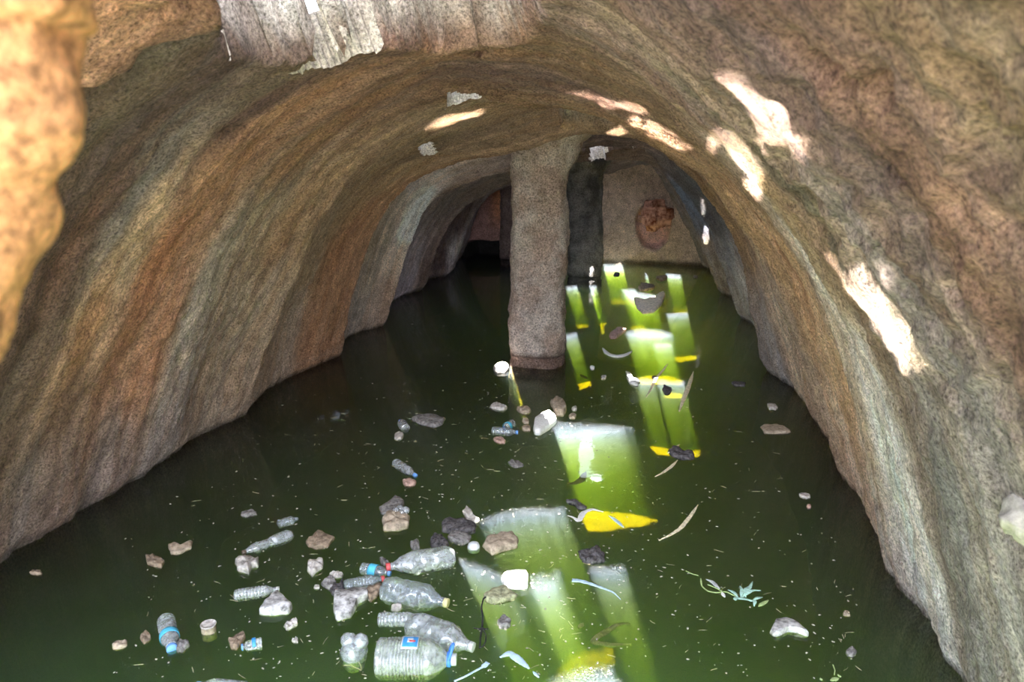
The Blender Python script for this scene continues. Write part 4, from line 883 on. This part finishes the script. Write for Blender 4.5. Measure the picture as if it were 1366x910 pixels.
bottle('large dented clear bottle lying behind the handled jug, neck at the cord end', (545, 833), (632, 864), 42, 'pet2', M_pet, M_clr, petals=True, crush=.22, seed=3, sink=.35)
bottle('large crumpled clear bottle with a cream-yellow cap', (510, 786), (598, 805), 39, 'pet2', M_petb, M_ylw, petals=True, crush=.30, seed=6, sink=.40)
bottle('large clear bottle with a red cap, topmost of the big bottles', (607, 742), (515, 757), 33, 'pet2', M_pet, M_red, petals=True, crush=.18, seed=9, sink=.32)
bottle('short ribbed clear bottle with its neck tucked under the large dented bottle', (504, 827), (566, 826), 20, 'small', M_pet, None, ribs=8, seed=11, crush=.08, rib_amp=.10, sink=.35)
bottle('small ribbed clear bottle with a red cap above the foam slab', (459, 784), (513, 772), 20, 'small', M_petb, M_red, ribs=8, seed=13, crush=.1, rib_amp=.08, sink=.4)
bottle('small clear bottle with a bright blue label band and blue cap', (482, 758), (521, 766), 17, 'small', M_petb, M_lblue, ribs=3, seed=15, crush=.12, band=(.30, .55, M_cyan, (0, 2 * pi)), rib_amp=.06)
bottle('waisted clear bottle with a murky brown cap, left of the bottle cluster', (390, 713), (323, 738), 18, 'waist', M_pet, M_blk, crush=.15, seed=17, petals=True)
bottle('greenish ribbed bottle without label lying behind the foam wedge', (312, 795), (373, 786), 17, 'small', M_pet2, M_clr, ribs=8, seed=19, crush=.08, rib_amp=.10)
bottle('ribbed clear bottle with a light blue cap pointing at the camera, at lower left', (221, 826), (230, 867), 24, 'small', M_pet, M_lblue, ribs=7, seed=21, crush=.05, band=(.52, .66, M_cyan, (0, 2 * pi)), rib_amp=.06, capr=.48)
bottle('stubby ribbed clear bottle end just above the waisted bottle', (371, 700), (397, 692), 13, 'small', M_petb, None, ribs=5, seed=23, crush=.15, rib_amp=.08)
bottle('slanted small clear bottle with a blue cap alone in dark water', (527, 617), (555, 635), 13, 'small', M_pet, M_lblue, ribs=6, seed=25, crush=.05)
bottle('small ribbed clear bottle left of the pillar foot, with blue neck', (656, 575), (691, 577), 12, 'small', M_petb, M_lblue, ribs=9, seed=27, rib_amp=.1)
bottle('tiny upended bottle base with a blue rim behind the ribbed bottle by the pillar', (684, 565), (672, 572), 12, 'small', M_pet, M_lblue, seed=29, band=(.45, .7, M_cyan, (0, 2 * pi)))
bottle('small bottle seen end-on with a blue shoulder beside the dark plank', (541, 572), (534, 562), 13, 'small', M_pet, M_blue, seed=31)
bottle('clear bottle with a light blue cap cut off by the bottom frame edge', (330, 921), (262, 914), 22, 'small', M_pet, M_lblue, ribs=5, seed=33)
bottle('crushed small clear bottle with torn blue label and blue cap at lower left', (350, 858), (322, 864), 18, 'small', M_pet2, M_lblue, seed=35, crush=.45, band=(.30, .48, M_lab, (0.3, 2.6)), capr=.42)

# ------------------------------------------------------------------ other containers
def cup_at(name, label, cat, px, dia_px, h, mat, lidmat=None, seed=0, group=None, crush=.05, dome=False):
    c = onz(*px); r_ = dia_px * mpp(c) / 2; e_ = empty(name, c - np.array([0, 0, h * .5])); tag(e_, label, cat, group)
    na = 32; lev = [(.86, 0), (.95, .03), (.97, .5), (1, .93), (1.04, .96), (1.04, 1.0)]
    if dome: lev = [(.5, 0), (.9, .1), (1.0, .35), (.98, .6), (.8, .85), (.5, .97), (.15, 1.0)]
    V = [((q * r_ * cos(2 * pi * k / na)) * (1 + crush * sin(3 * 2 * pi * k / na + z_ * 3 + seed)), q * r_ * sin(2 * pi * k / na) * (1 + crush * sin(2 * 2 * pi * k / na + seed)), z_ * h) for q, z_ in lev for k in range(na)]
    f_ = [(i * na + k, i * na + (k + 1) % na, (i + 1) * na + (k + 1) % na, (i + 1) * na + k) for i in range(len(lev) - 1) for k in range(na)] + [tuple(range(na))[::-1]]
    if dome: f_.append(tuple(range((len(lev) - 1) * na, len(lev) * na)))
    mesh_obj('container_body', V, f_, mat, parent=e_)
    if lidmat:
        lv = [(1.07, .93), (1.07, 1.01), (.96, 1.03), (.93, .99), (.5, .985), (.0001, .985)]
        V = [(q * r_ * cos(2 * pi * k / na), q * r_ * sin(2 * pi * k / na), z_ * h) for q, z_ in lv for k in range(na)]
        mesh_obj('lid', V, [(i * na + k, i * na + (k + 1) % na, (i + 1) * na + (k + 1) % na, (i + 1) * na + k) for i in range(len(lv) - 1) for k in range(na)], lidmat, parent=e_)
    return e_
cup_at('lidded_pot', 'small round pot with a whitish lid between the upright bottle and the crushed one', 'pot', (279, 842), 19, .07, M_stone, M_pale, 1)
cup_at('plastic_ball', 'small grey-white round plastic ball floating right of the dark wood pair', 'ball', (632, 730), 17, .055, M_wht, None, 2, dome=True, crush=.01)
e_ = cup_at('crumpled_container', 'rounded crumpled clear container floating alone below the foam slab', 'container', (472, 872), 37, .12, M_pet, None, 4, crush=.10, dome=True)
for k, (dx, dy) in enumerate([(-.022, .01), (.026, .008)]):
    lp_ = lump('bulge', (0, 0, 0), .034, .03, .035, M_pet, 3 + k, .2, 3); lp_.parent = e_; lp_.location = (dx, dy, .11)
e_ = empty('cup_cluster', onz(535, 681, .03)); tag(e_, 'cluster of clear rounded plastic bubbles resting between wood block and tan stone', 'plastic')
for k, (x_, y_, d_) in enumerate([(528, 681, 10), (534, 678, 10), (541, 681, 12), (536, 684, 9)]):
    q = onz(x_, y_, .035); rr_ = d_ * mpp(q) / 2; o = lump('bubble', (0, 0, 0), rr_, rr_, rr_ * .85, M_pet, 11 + k, .1, 3); o.parent = e_; o.location = tuple(map(float, q - onz(535, 681, .03)))
# white tub lying on its side
tub = chunk('plastic_tub', 'tub', 'white plastic tub lying in the sunlit shaft behind the mossy board', [(669,776),(674,770),(702,768),(705,773),(704,786),(688,787),(672,784)], .05, M_wht, 71, .3, .03)

# ------------------------------------------------------------------ countless specks
rng = random.Random(5)
def inside(x, y):
    return -1.75 + .1 * (y > 8) < x < 2.05 and 1.9 < y < 12.4
V = []; f_ = []
n_ = 0
while n_ < 1500:
    if rng.random() < .55: px_, py_ = rng.uniform(150, 1150), rng.uniform(500, 905)
    else: px_, py_ = rng.gauss(680, 130), rng.uniform(420, 905)
    q = onz(px_, py_, .002)
    if not inside(q[0], q[1]) or px_ < 10: continue
    sz = rng.choice([.0014, .002, .003, .0045]) * (0.7 + q[1] * .12); a = rng.uniform(0, pi); el = rng.uniform(1, 2.2); b0 = len(V)
    for k in range(5):
        th = 2 * pi * k / 5; x_, y_ = cos(th) * sz * el, sin(th) * sz; V.append((q[0] + x_ * cos(a) - y_ * sin(a), q[1] + x_ * sin(a) + y_ * cos(a), .001))
    V.append((q[0], q[1], .001 + sz * .6)); f_ += [(b0 + k, b0 + (k + 1) % 5, b0 + 5) for k in range(5)] + [tuple(b0 + k for k in range(5))[::-1]]; n_ += 1
o = mesh_obj('floating_specks', V, f_, simple_mat('pale_specks', (0.40, 0.38, 0.31), 0.8, 0.4, 6, 0.1), smooth_=False); tag(o, 'pale dust flecks and seeds scattered over the whole water surface', 'debris', kind='stuff')
V = []; f_ = []; n_ = 0
while n_ < 260:
    px_, py_ = (rng.uniform(170, 1150), rng.uniform(520, 905)) if rng.random() < .6 else (rng.gauss(600, 120), rng.uniform(540, 900))
    q = onz(px_, py_, .003)
    if not inside(q[0], q[1]): continue
    L_ = rng.uniform(.012, .05); a = rng.uniform(0, pi); bend = rng.uniform(-.3, .3); b0 = len(V); w_ = .0011 * (.8 + q[1] * .08)
    for i in range(5):
        u = i / 4 - .5; x_, y_ = u * L_, bend * L_ * (u * u); cx_, cy2 = q[0] + x_ * cos(a) - y_ * sin(a), q[1] + x_ * sin(a) + y_ * cos(a)
        for k in range(3): V.append((cx_ - sin(a) * w_ * cos(2.094 * k), cy2 + cos(a) * w_ * cos(2.094 * k), .0025 + w_ * sin(2.094 * k)))
    f_ += [(b0 + i * 3 + k, b0 + i * 3 + (k + 1) % 3, b0 + (i + 1) * 3 + (k + 1) % 3, b0 + (i + 1) * 3 + k) for i in range(4) for k in range(3)]; n_ += 1
o = mesh_obj('straw_bits', V, f_, simple_mat('straw', (0.42, 0.38, 0.24), 0.8, 0.5, 3, 0.1), smooth_=False); tag(o, 'fine straw and rootlet bits drifting on the water', 'debris', kind='stuff')
